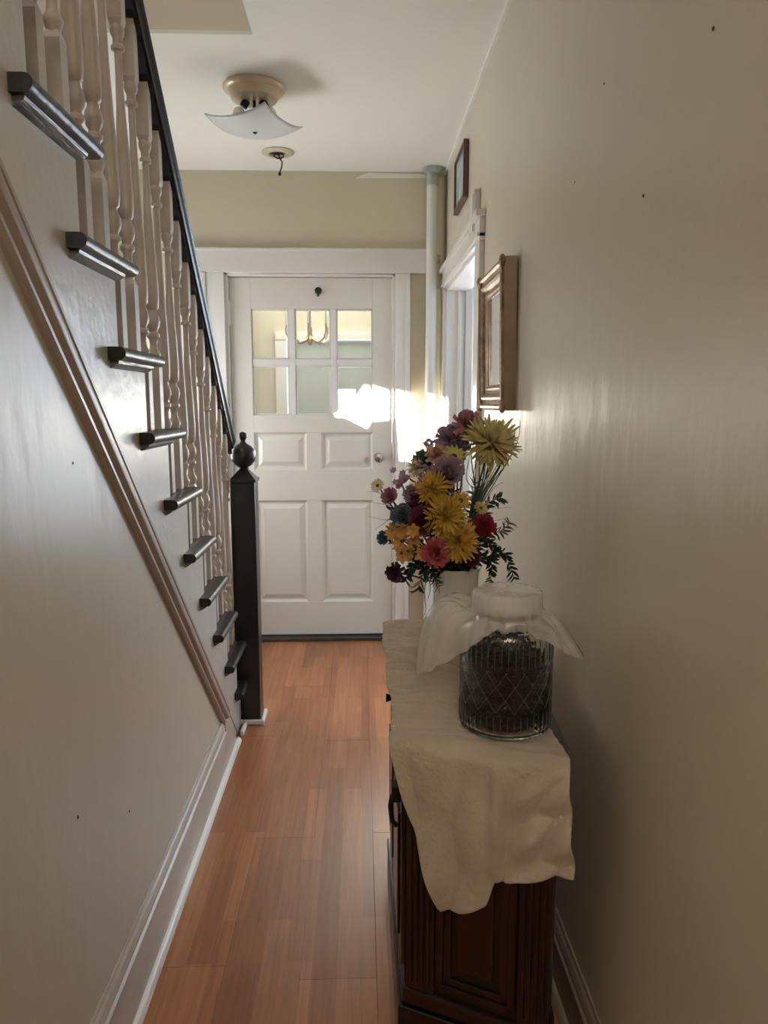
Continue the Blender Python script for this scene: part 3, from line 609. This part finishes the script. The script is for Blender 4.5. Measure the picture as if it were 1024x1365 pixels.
# ================================================================== RUNNER
FA, FB = Vector((0.062, 1.375, 0)), Vector((0.378, 1.238, 0))       # fold line over the near edge
def runner():
    nu, nv, nh = 70, 220, 60; vs = []; fs = []
    def flat(u, v):                                                   # v: 0 far end, 1 fold
        y = (2.085*(1-v) + (FA.y*(1-u)+FB.y*u)*v)
        x = 0.062 + (0.372-0.062)*u + 0.004*math.sin(v*17) * (1 if u < 0.5 else -0.6)
        damp = 1 - 0.85*max(0, (v-0.62)/0.38)
        ph = (y + 0.12*x)*2*PI/0.030 + 4.5*noise.noise((x*9, y*7, 2)) + 1.5*noise.noise((x*25, y*18, 5))
        cr = (0.5 + 0.5*math.sin(ph))**1.3 * (0.35 + 0.9*abs(noise.noise((x*8+3, y*12, 9)))*1.6)
        z = TZ + 0.003 + 0.026*damp*cr*(1-0.4*u) + 0.004*noise.noise((x*16, y*16, 4))*damp + 0.003
        if u < 0.06: z -= 0.004*(1-u/0.06); x -= 0.004*damp*cr
        return Vector((x, y, max(z, TZ+0.002)))
    # bottom line of the hanging end, in metres below the fold and along the fold
    def bottom(u):
        L = 0.0
        pts_ = [(0.0,0.0),(0.10,0.115),(0.22,0.245),(0.31,0.335),(0.42,0.325),(0.56,0.300),(0.585,0.265),(0.60,0.250),(0.80,0.225),(1.0,0.200)]
        for (a, b_), (c_, d_) in zip(pts_[:-1], pts_[1:]):
            if a <= u <= c_: return b_ + (d_-b_)*(u-a)/(c_-a)
        return 0.2
    def hang(u, t):
        p = FA.lerp(FB, u); Lh = bottom(u) + 0.012
        rr = 0.012; arc = rr*PI/2; s_ = t*Lh
        fold = 0.018*math.sin((u*2.1+0.1)*2*PI + 3*s_)*min(1, s_/0.12) + 0.014*noise.noise((u*5, s_*9, 1))*min(1, s_/0.05) + (0.010*math.sin(s_*70 + 22*(u-0.8))*min(1, s_/0.06)*max(0, min(1, (u-0.66)/0.1)))
        if 0.55 < u < 0.72: fold += 0.016*math.exp(-((u-0.62)/0.03)**2)*min(1, s_/0.10)
        if s_ < arc: a = s_/rr; d_, z = rr*math.sin(a), TZ+0.006-rr*(1-math.cos(a))
        else: d_, z = rr, TZ+0.006-rr-(s_-arc)
        q_ = p + on*(d_+0.010*min(1, s_/0.03)+abs(fold)*1.0+0.006)
        spread = 0.02*min(1, s_/0.2)*(u)
        return Vector((q_.x + spread, q_.y, z))
    for j in range(nv+1):
        for i in range(nu+1): vs.append(flat(i/nu, j/nv))
    for j in range(1, nh+1):
        for i in range(nu+1):
            h_ = hang(i/nu, j/nh); g0 = flat(i/nu, 1.0)
            w_ = max(0, 1-j/5)
            vs.append(h_*(1-w_) + Vector((g0.x, g0.y, h_.z))*w_ if w_ > 0 else h_)
    tot = nv+nh
    fs = [(j*(nu+1)+i, j*(nu+1)+i+1, (j+1)*(nu+1)+i+1, (j+1)*(nu+1)+i) for j in range(tot) for i in range(nu)]
    return MB().add(vs, fs)
ru = runner().build('table_runner', M['cloth'], None, smooth='all', solid=0.0022)
tag(ru, 'crinkled cream damask runner draped over the end of the dark cabinet', 'runner')

# ================================================================== JAR
JX, JY, JZ = 0.284, 1.385, TZ+0.0125
jr = thing('glass_jar', 'large ribbed glass jar filled with black beans', 'jar', (JX, JY, JZ))
r0 = 0.0885
pf = [(0.080,0.0),(0.0865,0.004),(r0,0.012),(r0,0.18),(0.0865,0.195),(0.078,0.206),(0.066,0.213),(0.060,0.218),(0.060,0.232)]
jo = MB()
seg = 144
def jr_r(r, z, a, inner=False):
    if inner or r < 0.083: return r
    rib = 0.0024*abs(math.cos(a*24)) if (z < 0.05 or z > 0.14) else 0.0013*abs(math.sin(15*a + z*200))*abs(math.sin(15*a - z*200))*1.6
    return r + rib
zs = [(0.080,0.0),(0.0865,0.004),(r0,0.012)] + [(r0, 0.012+0.006*k) for k in range(1, 28)] + pf[3:]
outer = [(jr_r(r, z, 0), z) for r, z in zs]
vs = []; ring_n = 0
for r, z in zs:
    for k in range(seg):
        a = 2*PI*k/seg; q_ = jr_r(r, z, a); vs.append((q_*math.cos(a), q_*math.sin(a), z))
    ring_n += 1
for r, z in [(0.0575,0.232),(0.0575,0.216),(0.075,0.203),(0.0835,0.190),(0.0845,0.17),(0.0845,0.014),(0.080,0.007)]:
    for k in range(seg): a = 2*PI*k/seg; vs.append((r*math.cos(a), r*math.sin(a), z))
    ring_n += 1
fs = [(j*seg+k, j*seg+(k+1)%seg, (j+1)*seg+(k+1)%seg, (j+1)*seg+k) for j in range(ring_n-1) for k in range(seg)]
fs += [tuple(range(seg))[::-1], tuple((ring_n-1)*seg+k for k in range(seg))]
jo.add(vs, fs).build('jar_body', M['glass'], jr, smooth='all')
rb_ = MB()
for k in range(44):
    a = 2*PI*k/44
    for z0, z1 in ((0.014, 0.048), (0.140, 0.186)):
        rr = r0+0.0022
        rb_.tube([(rr*math.cos(a), rr*math.sin(a), z0), (rr*math.cos(a), rr*math.sin(a), (z0+z1)/2), (rr*math.cos(a), rr*math.sin(a), z1)], [0.0003, 0.0007, 0.0003], 4)
for k in range(16):
    for sg in (-1, 1):
        pth = []
        for i in range(9):
            a = 2*PI*k/16 + sg*i/8*0.62; pth.append(((r0+0.0016)*math.cos(a), (r0+0.0016)*math.sin(a), 0.055+0.08*i/8))
        rb_.tube(pth, 0.0004, 4)
rb_.build('pressed_ridges', M['rib_glass'], jr)['label'] = 'pressed ribs and diamonds on the glass, the light they catch coloured in'
MB().lathe([(0.056,0.2335),(0.0625,0.2335),(0.0645,0.238),(0.0645,0.250),(0.061,0.256),(0.045,0.262),(0.018,0.265),(0.004,0.266)], seg=48).build('jar_lid', M['shade'], jr, smooth=True)
be = MB(); be.lathe([(0.074,0.010),(0.076,0.02),(0.076,0.142),(0.06,0.148),(0.02,0.151)], seg=40)
random.seed(3)
def bean(p, r):
    M_ = Matrix.Rotation(random.uniform(0, 6.3), 3, Vector((random.random()-0.5, random.random()-0.5, random.random()-0.5+1e-3)).normalized())
    o = [Vector((1.5*r,0,0)), Vector((-1.5*r,0,0)), Vector((0,r,0)), Vector((0,-r,0)), Vector((0,0,r)), Vector((0,0,-r))]
    be.add([p + M_@q_ for q_ in o], [(0,2,4),(2,1,4),(1,3,4),(3,0,4),(2,0,5),(1,2,5),(3,1,5),(0,3,5)])
for k in range(2200):
    a = random.uniform(0, 2*PI); z = random.uniform(0.014, 0.147); bean(Vector((0.0765*math.cos(a), 0.0765*math.sin(a), z)), 0.0026)
for k in range(700):
    a = random.uniform(0, 2*PI); r = 0.075*math.sqrt(random.random()); bean(Vector((r*math.cos(a), r*math.sin(a), 0.1455+0.006*random.random()+0.004*(1-r/0.078))), 0.003)
bo = be.build('beans', M['beans'], None, loc=(JX, JY, JZ)); bo['kind'] = 'stuff'; tag(bo, 'black beans filling the ribbed glass jar', 'beans')

# plastic bag over the lid
def bag():
    seg, rows = 120, 34; vs = []
    for j in range(rows+1):
        t = j/rows
        for k in range(seg):
            a = 2*PI*k/seg; ca, sa = math.cos(a), math.sin(a)
            left = max(0, math.cos(a-R(150)))**1.4; right = max(0, math.cos(a-R(8)))**2; back = max(0, math.cos(a-R(80)))
            ro = 0.080 + 0.090*left + 0.062*right + 0.02*back
            zo = 0.208 - 0.125*left - 0.075*right - 0.02*back
            if t < 0.22: q_ = t/0.22; r = 0.066*q_; z = 0.270 + 0.001*(1-q_)
            elif t < 0.36: q_ = (t-0.22)/0.14; r = 0.066+0.002*q_; z = 0.270-0.030*q_
            elif t < 0.42: q_ = (t-0.36)/0.06; r = 0.068; z = 0.240-0.012*q_
            else:
                q_ = (t-0.42)/0.58
                r = 0.068 + (ro-0.068)*(1-max(0.0,1-q_)**(1.0+1.4*left)); z = 0.228 + (zo-0.228)*q_**(1.0+1.1*left+0.6*right)
                z += 0.030*left*math.sin(PI*q_)
            amp = (0.0018 if t < 0.36 else 0.0045 + 0.008*(t-0.36))
            wv = noise.noise((ca*3.2, sa*3.2, t*2.5))*amp*1.6 + 1.0*math.sin(a*23 + 5*noise.noise((ca*2, sa*2, 3)))*amp*0.45
            p = Vector(((r+wv)*ca, (r+wv)*sa, z + 0.8*amp*noise.noise((ca*6, sa*6, t*5+7))))
            if p.x + JX > XR-0.006: p.x = XR-0.006-JX
            rr = math.hypot(p.x, p.y)
            if z < 0.205 and rr < 0.093: p.x *= 0.093/rr; p.y *= 0.093/rr
            vs.append(p)
    fs = [(j*seg+k, j*seg+(k+1)%seg, (j+1)*seg+(k+1)%seg, (j+1)*seg+k) for j in range(rows) for k in range(seg)]
    return MB().add(vs, fs)
bg = bag().build('plastic_bag', M['film'], None, smooth='all', loc=(JX, JY, JZ))
tag(bg, 'clear plastic bag draped over the lid of the bean jar', 'plastic bag')

# ================================================================== VASE AND FLOWERS
VX, VY = 0.245, 1.88
va = MB().lathe([(0.036,0),(0.041,0.004),(0.042,0.012),(0.043,0.05),(0.048,0.11),(0.056,0.16),(0.063,0.195),(0.068,0.207),(0.065,0.207),(0.060,0.195),(0.05,0.15),(0.040,0.05),(0.030,0.012)], seg=96, rib=0.018, ribn=24)
vo = va.build('flower_vase', M['vase'], None, smooth='all', loc=(VX, VY, TZ+0.013))
tag(vo, 'white ribbed ceramic vase holding the mixed bouquet', 'vase')
CR = cam.rotation_euler.to_matrix()
def at(u, v, Y):
    d_ = CR @ Vector(((u-512)/986, (682.5-v)/986, -1)); t_ = Y/d_.y
    return Vector((d_.x*t_, Y, CAM_H + d_.z*t_))
FC = {}
def fmat(n, c_, c2): FC[n] = mat('petal_'+n, c_, 0.65, col2=c2, vscale=60, bump=0.1, bscale=90); return FC[n]
fmat('yellow', (0.60,0.38,0.06), (0.42,0.24,0.03)); fmat('pale_yellow', (0.60,0.53,0.24), (0.46,0.39,0.15)); fmat('orange', (0.60,0.34,0.10), (0.38,0.18,0.05))
fmat('pink', (0.52,0.12,0.13), (0.33,0.05,0.08)); fmat('crimson', (0.33,0.015,0.04), (0.16,0.01,0.02)); fmat('burgundy', (0.16,0.035,0.065), (0.07,0.015,0.035))
fmat('mauve', (0.42,0.30,0.38), (0.27,0.17,0.26)); fmat('rosy', (0.50,0.24,0.28), (0.36,0.15,0.22)); fmat('peach', (0.60,0.40,0.28), (0.48,0.28,0.20))
fmat('cream', (0.75,0.68,0.50), (0.6,0.5,0.33)); fmat('teal', (0.13,0.19,0.21), (0.07,0.11,0.13)); fmat('plum', (0.09,0.03,0.06), (0.04,0.015,0.03))
M['leaf'] = mat('dark_leaf', (0.035,0.055,0.035), 0.5, col2=(0.015,0.025,0.02), vscale=40)
M['stem'] = mat('stem', (0.05,0.06,0.035), 0.6, var=0.3, vscale=30)
M['grass'] = mat('grass_blade', (0.07,0.10,0.07), 0.5, col2=(0.03,0.05,0.04), vscale=30)
M['seed'] = mat('dark_centre', (0.10,0.05,0.02), 0.8, var=0.4, vscale=60)
RIM = Vector((VX, VY, TZ+0.20))
def frame_of(d_):
    d_ = d_.normalized(); u = d_.cross(Vector((0,0,1)))
    if u.length < 1e-3: u = Vector((1,0,0))
    u.normalize(); return u, d_.cross(u), d_
def petal(mb, base, dirn, nor, L, W, curl=0.25, tip=0.25, n=4):
    s_ = dirn.cross(nor).normalized(); vs = []
    for i in range(n+1):
        t = i/n; wd = W*math.sin(PI*(0.12+0.80*t))**0.7 if tip > 0 else W
        if i == n: wd = W*tip
        p = base + dirn*(L*t) + nor*(curl*L*(t*t))
        vs += [p - s_*wd/2 + nor*0.12*wd, p, p + s_*wd/2 + nor*0.12*wd]
    fs = []
    for i in range(n):
        for q_ in range(2): fs.append((3*i+q_, 3*i+q_+1, 3*i+q_+4, 3*i+q_+3))
    mb.add(vs, fs)
def bloom(kind, r, d_):
    u, w_, d_ = frame_of(d_); mb = MB(); ce_ = None
    if kind == 'mum':
        for ring_, (cnt, el, L) in enumerate(((26, -0.5, 0.85), (28, -0.15, 0.95), (28, 0.2, 0.95), (24, 0.6, 0.85), (16, 0.95, 0.7), (10, 1.25, 0.5))):
            for k in range(cnt):
                a = 2*PI*(k + 0.5*ring_ + 0.3*random.random())/cnt; rad_ = u*math.cos(a) + w_*math.sin(a)
                e = el + random.uniform(-.12,.12); dn = rad_*math.cos(e) + d_*math.sin(e); nn = d_*math.cos(e) - rad_*math.sin(e)
                petal(mb, dn*r*0.06, dn, nn, r*L*random.uniform(0.85,1.12), r*0.15, curl=random.uniform(-0.4,0.5), tip=0.35)
    elif kind == 'daisy':
        for k in range(26):
            a = 2*PI*k/13 + random.uniform(-.1,.1); e = 0.15 + (0.3 if k >= 13 else 0); rad_ = u*math.cos(a) + w_*math.sin(a)
            dn = rad_*math.cos(e) + d_*math.sin(e); nn = d_*math.cos(e) - rad_*math.sin(e)
            petal(mb, dn*r*0.12, dn, nn, r*random.uniform(0.85,1.0), r*0.34, curl=-0.1, tip=0.3)
        ce_ = MB().sphere(d_*r*0.14, r*0.24, 10, 6)
    elif kind == 'rose':
        for ring_, (cnt, el, L, W) in enumerate(((6, 0.25, 0.95, 0.9), (6, 0.6, 0.85, 0.85), (5, 0.95, 0.75, 0.7), (4, 1.25, 0.65, 0.5), (3, 1.45, 0.6, 0.35))):
            for k in range(cnt):
                a = 2*PI*(k+0.5*ring_)/cnt; rad_ = u*math.cos(a) + w_*math.sin(a)
                dn = rad_*math.cos(el) + d_*math.sin(el); nn = d_*math.cos(el) - rad_*math.sin(el)
                petal(mb, dn*r*0.08 - d_*r*0.15, dn, nn, r*L, r*W, curl=0.35, tip=0.75)
    elif kind == 'carnation':
        for ring_, (cnt, el, L) in enumerate(((12, 0.05, 1.0), (12, 0.4, 0.95), (10, 0.8, 0.85), (8, 1.15, 0.8))):
            for k in range(cnt):
                a = 2*PI*(k+0.5*ring_)/cnt; rad_ = u*math.cos(a) + w_*math.sin(a); e = el+random.uniform(-.15,.15)
                dn = rad_*math.cos(e) + d_*math.sin(e); nn = d_*math.cos(e) - rad_*math.sin(e)
                petal(mb, dn*r*0.08, dn, nn, r*L, r*0.42, curl=random.uniform(-.3,.5), tip=0.9)
    elif kind == 'cluster':
        for k in range(13):
            c_ = (u*random.uniform(-1,1) + w_*random.uniform(-1,1) + d_*random.uniform(-.3,.6))*r*0.68
            for q_ in range(6):
                a = 2*PI*q_/6 + k; rad_ = u*math.cos(a) + w_*math.sin(a); dn = (rad_ + d_*0.35).normalized(); nn = (d_ - rad_*0.35).normalized()
                petal(mb, c_, dn, nn, r*0.36, r*0.24, curl=0.1, tip=0.35, n=3)
        ce_ = MB()
    return mb, ce_
FL = [ # kind, colour, px, py, radius px, depth y, label
 ('mum','pale_yellow',655,590,31,1.84,'pale yellow spider chrysanthemum at the top right of the bouquet'),
 ('mum','yellow',594,688,26,1.78,'deep yellow shaggy chrysanthemum in the middle of the bouquet'),
 ('mum','yellow',611,722,25,1.76,'deep yellow shaggy chrysanthemum at the lower front of the bouquet, above the vase rim'),
 ('mum','yellow',577,652,20,1.80,'yellow chrysanthemum in the upper middle, between two mauve roses'),
 ('cluster','orange',548,726,25,1.78,'cluster of orange-yellow daisies with dark centres at the lower left'),
 ('daisy','orange',526,709,11,1.82,'small orange-yellow daisy on the left beside the orange cluster'),
 ('carnation','pink',582,737,16,1.75,'pinkish-red carnation at the bottom front of the bouquet'),
 ('carnation','crimson',644,702,14,1.83,'crimson carnation on the right side of the bouquet'),
 ('rose','burgundy',566,695,19,1.79,'burgundy rose left of the deep yellow chrysanthemums'),
 ('rose','teal',538,690,15,1.82,'dark blue-green rose on the left of the bouquet'),
 ('rose','rosy',521,663,11,1.86,'rosy pink bud at the far left of the bouquet'),
 ('cluster','mauve',533,640,13,1.90,'small mauve flower at the upper left, highest on the left edge'),
 ('rose','mauve',597,632,20,1.83,'large mauve rose high in the middle of the bouquet'),
 ('carnation','rosy',624,568,17,1.90,'rosy mauve carnation at the very top of the bouquet'),
 ('carnation','peach',582,608,12,1.88,'peach blossom near the top left of the bouquet'),
 ('daisy','pale_yellow',605,610,14,1.86,'pale yellow daisy below the topmost carnation'),
 ('mum','cream',556,624,12,1.91,'creamy yellow blossom on the upper left edge of the bouquet'),
 ('rose','teal',566,616,14,1.92,'dusky teal rose behind the creamy yellow blossom'),
 ('daisy','cream',504,648,8,1.90,'tiny cream flower on the leftmost twig of the bouquet'),
 ('carnation','plum',528,763,11,1.82,'dark plum flower hanging lowest at the left of the bouquet'),
 ('daisy','yellow',614,668,11,1.81,'small yellow daisy just above the deep yellow chrysanthemums'),
 ('rose','mauve',551,660,12,1.86,'small mauve rose left of the upper middle yellow chrysanthemum'),
 ('daisy','pale_yellow',641,678,8,1.86,'small olive-yellow daisy above the crimson carnation'),
 ('carnation','mauve',600,586,17,1.93,'greyish mauve carnation left of the top carnation'),
 ('rose','teal',513,717,9,1.86,'dark green bud sticking out at the lower left edge'),
 ('cluster','mauve',577,596,11,1.93,'faded mauve sprig at the top left outline of the bouquet'),
 ('cluster','peach',588,718,12,1.78,'small peach blossoms between the pink carnation and the orange cluster'),
 ('rose','burgundy',560,676,14,1.84,'dark burgundy rose tucked behind the large burgundy rose'),
 ('carnation','plum',586,668,13,1.85,'dark plum blossom behind the upper middle yellow chrysanthemum'),
 ('rose','teal',590,650,13,1.88,'dusky teal rose under the large mauve rose'),
 ('carnation','mauve',612,598,12,1.91,'dull mauve blossom under the topmost carnation'),
 ('rose','burgundy',628,742,12,1.80,'dark burgundy bud low at the right above the vase rim'),
 ('cluster','mauve',570,632,12,1.89,'washed mauve sprig between the creamy blossom and the mauve rose'),
 ('carnation','plum',545,700,11,1.85,'dark plum blossom behind the orange-yellow cluster'),
]
for kind, colr, u_, v_, rp_, Y_, lab in FL:
    c_ = at(u_, v_, Y_); r = rp_/986*Y_*1.22
    t_ = thing('chrysanthemum' if kind == 'mum' else {'cluster':'flower_sprig'}.get(kind, kind), lab, 'flower', c_, 'flowers of the bouquet')
    d_ = (c_ - (RIM + Vector((0,0.02,0.06)))); d_ = d_.normalized()*0.75 + Vector((0,-0.9,0.15))
    mb, ce_ = bloom(kind, r, d_)
    mb.build('petals', FC[colr], t_, smooth='all')
    d_.normalize()
    if kind == 'daisy': ce_.build('flower_centre', M['seed'], t_, smooth='all')
    if kind == 'cluster' and colr == 'orange':
        s_ = MB(); 
        for q_ in range(9): s_.sphere(d_*r*0.1 + Vector((random.uniform(-.6,.6)*r, -r*0.25, random.uniform(-.6,.6)*r)), r*0.08, 6, 4)
        s_.build('flower_centre', M['seed'], t_)
    base = RIM + Vector((random.uniform(-.02,.02), random.uniform(-.02,.02), -0.03)) - c_
    mid = base*0.5 + Vector((0,0.015,-0.01))
    MB().tube([-d_*r*0.1, mid*0.5 - d_*r*0.3, mid, base], [0.0022]*4, 5).build('stem', M['stem'], t_, smooth='all')

def leafy(path, n, L, W, mat_, name, lab, seed, side=1.0, droop=0.2, stemr=0.0014, cat='foliage'):
    random.seed(seed); P_ = [Vector(p) for p in path]; o = P_[0]
    t_ = thing(name, lab, cat, o, 'greenery of the bouquet')
    sp_ = []
    for i in range(25):
        s_ = i/24*(len(P_)-1); k = min(int(s_), len(P_)-2); f_ = s_-k
        p0, p1, p2, p3 = P_[max(k-1,0)], P_[k], P_[k+1], P_[min(k+2, len(P_)-1)]
        sp_.append(0.5*((2*p1) + (p2-p0)*f_ + (2*p0-5*p1+4*p2-p3)*f_**2 + (-p0+3*p1-3*p2+p3)*f_**3) - o)
    MB().tube(sp_, [stemr*(1-0.5*i/24) for i in range(25)], 5).build('stem', M['stem'], t_, smooth='all')
    mb = MB()
    for j in range(n):
        s_ = int(4 + 20*(j+0.5)/n); p = sp_[min(s_, 24)]; tg = (sp_[min(s_+1,24)] - sp_[max(s_-1,0)]).normalized()
        sd_ = tg.cross(Vector((random.uniform(-.4,.4), -1, random.uniform(-.4,.4)))).normalized()*(1 if j % 2 else -1)
        dn = (tg*0.7 + sd_*side + Vector((0,random.uniform(-.5,.3),-droop))).normalized()
        nn = dn.cross(tg).cross(dn).normalized() if dn.cross(tg).length > 1e-3 else Vector((0,-1,0))
        petal(mb, p, dn, (nn + Vector((0,-0.8,0.3))).normalized(), L*random.uniform(0.7,1.2), W, curl=random.uniform(-.3,.5), tip=0.1, n=3)
    mb.build('leaves', mat_, t_, smooth='all')
    return t_
def px(l, Y): return [at(u, v, Y+dy) for u, v, dy in l]
rb = (612, 768, 0.02)
SPR = [
 ([rb,(650,742,-.02),(672,738,-.04),(686,772,-.05)], 34, .023,.010, 'curved dark leafy spray drooping at the right edge of the bouquet'),
 ([rb,(646,742,-.03),(656,758,-.05),(650,784,-.05)], 28, .023,.010, 'dark leafy spray hanging down beside the right side of the vase'),
 ([rb,(644,716,-.02),(668,708,-.03),(681,696,-.02)], 28, .023,.010, 'dark leafy spray reaching right below the crimson carnation'),
 ([rb,(640,700,.0),(650,672,.0),(668,664,-.02)], 30, .023,.010, 'curled dark leafy spray above the crimson carnation'),
 ([rb,(636,722,-.04),(650,722,-.06),(662,736,-.06)], 30, .023,.010, 'short dark leafy spray right of the lower chrysanthemum'),
 ([rb,(566,752,-.05),(548,756,-.07),(541,775,-.07)], 30, .023,.010, 'dark leafy spray drooping left below the orange cluster'),
 ([rb,(575,756,-.06),(565,764,-.08),(556,788,-.08)], 26, .023,.010, 'dark leafy spray hanging in front of the left side of the vase'),
 ([rb,(580,762,-.07),(580,772,-.08),(586,782,-.07)], 22, .021,.009, 'short curled leafy sprig over the vase rim'),
 ([rb,(560,735,-.02),(532,730,-.03),(516,718,-.03)], 18, .015,.007, 'dark leafy spray at the left behind the orange daisies'),
 ([rb,(590,690,.03),(575,640,.05),(570,612,.05)], 26, .020,.009, 'dark leaves among the upper left blossoms'),
 ([rb,(600,690,.03),(606,650,.03),(612,590,.05)], 26, .020,.009, 'dark leaves behind the mauve rose in the middle'),
 ([rb,(585,710,.02),(555,690,.03),(540,668,.03)], 26, .020,.010, 'dark leaves behind the burgundy roses on the left'),
 ([rb,(610,730,.01),(628,700,.02),(628,660,.02)], 30, .022,.007, 'dark green leaves in the gap right of the yellow chrysanthemums'),
 ([rb,(600,745,-.05),(570,742,-.06),(550,742,-.06)], 24, .018,.009, 'dark leaves under the pink carnation'),
 ([rb,(620,745,-.06),(635,742,-.07),(650,740,-.06)], 24, .018,.009, 'dark leaves at the vase rim under the lower chrysanthemum'),
 ([rb,(570,700,.04),(540,680,.04),(520,680,.04)], 20, .018,.009, 'dusky leaves around the blue-green rose'),
 ([(612,760,.03),(590,730,.04),(572,700,.05),(556,640,.05)], 40, .030,.014, 'broad dark leaves deep behind the burgundy roses'),
 ([(612,760,.03),(604,720,.04),(592,670,.05),(588,600,.05)], 44, .030,.014, 'broad dark leaves deep behind the yellow chrysanthemums'),
 ([(616,760,.03),(622,730,.04),(630,700,.04),(634,640,.04)], 40, .026,.011, 'broad dark leaves at the foot of the grass spray'),
 ([(606,765,-.02),(590,752,-.05),(565,745,-.06),(535,735,-.05)], 36, .026,.012, 'broad dark leaves under the orange-yellow cluster'),
 ([(612,765,-.03),(618,752,-.06),(632,735,-.06),(648,722,-.04)], 36, .026,.011, 'broad dark leaves under the crimson carnation'),
]
for i, (l, n, L, W, lab) in enumerate(SPR): leafy(px(l, 1.87), n, L, W, M['leaf'], 'leaf_spray', lab, 20+i)
# bare twigs and a tall spray of grass blades
def blades(lst, Y, lab, name, rad_, seed):
    t_ = thing(name, lab, 'foliage', RIM, 'greenery of the bouquet'); random.seed(seed)
    for l in lst:
        P_ = [at(u, v, Y+dy) - RIM for u, v, dy in l]; mb = MB(); sp_ = []
        for i in range(13):
            s_ = i/12*(len(P_)-1); k = min(int(s_), len(P_)-2); f_ = s_-k
            p0, p1, p2, p3 = P_[max(k-1,0)], P_[k], P_[k+1], P_[min(k+2, len(P_)-1)]
            sp_.append(0.5*((2*p1) + (p2-p0)*f_ + (2*p0-5*p1+4*p2-p3)*f_**2 + (-p0+3*p1-3*p2+p3)*f_**3))
        mb.tube(sp_, [rad_*(1-0.8*i/12) for i in range(13)], 5).build('blade' if 'grass' in name else 'twig', M['grass'], t_, smooth='all')
    return t_
g = []
random.seed(11)
for k in range(22):
    tx = 628 + 62*(k/21)**0.8 + random.uniform(-5,5); ty = 560 + 0.35*max(0, 690-tx)*random.uniform(0.2,1) + random.uniform(-6,30)*(1-(k/21)*0.6)
    g.append([(618+random.uniform(-6,8),765,0.0),(624+k*0.25,700,0.01),(632+0.30*(tx-632)+random.uniform(-3,3),655,0.015),(tx-6,ty+36,0.0),(tx,ty,-0.02)])
blades(g, 1.87, 'tall spray of thin dark grass blades rising to the top right of the bouquet', 'grass_spray', 0.0025, 1)
blades([[rb,(570,720,0),(530,676,0),(505,657,0),(489,656,0)],[rb,(570,720,0),(530,680,0),(510,672,0),(482,668,0)],[rb,(560,720,0),(530,695,0),(512,693,0),(490,688,0)],[rb,(560,720,0),(525,692,0),(512,698,0),(500,706,0)]],
       1.9, 'bare twigs reaching out at the far left of the bouquet', 'twig_spray', 0.0014, 2)
blades([[rb,(640,690,0),(655,655,0),(668,644,0),(672,645,0)],[rb,(640,680,0),(660,678,0),(682,676,0)],[rb,(648,700,0),(662,694,0),(678,690,0)],[rb,(634,690,0),(648,642,0),(664,650,0)]],
       1.87, 'thin bare twigs reaching right above the dark sprays', 'twig_spray', 0.0012, 3)
blades([[(590,762,-.06),(570,772,-.09),(566,790,-.10),(568,812,-.10),(564,822,-.10)],[(590,762,-.06),(572,765,-.09),(574,785,-.10),(570,800,-.10)]],
       1.87, 'crooked dark twig hanging down in front of the vase on the left', 'twig_spray', 0.0022, 4)
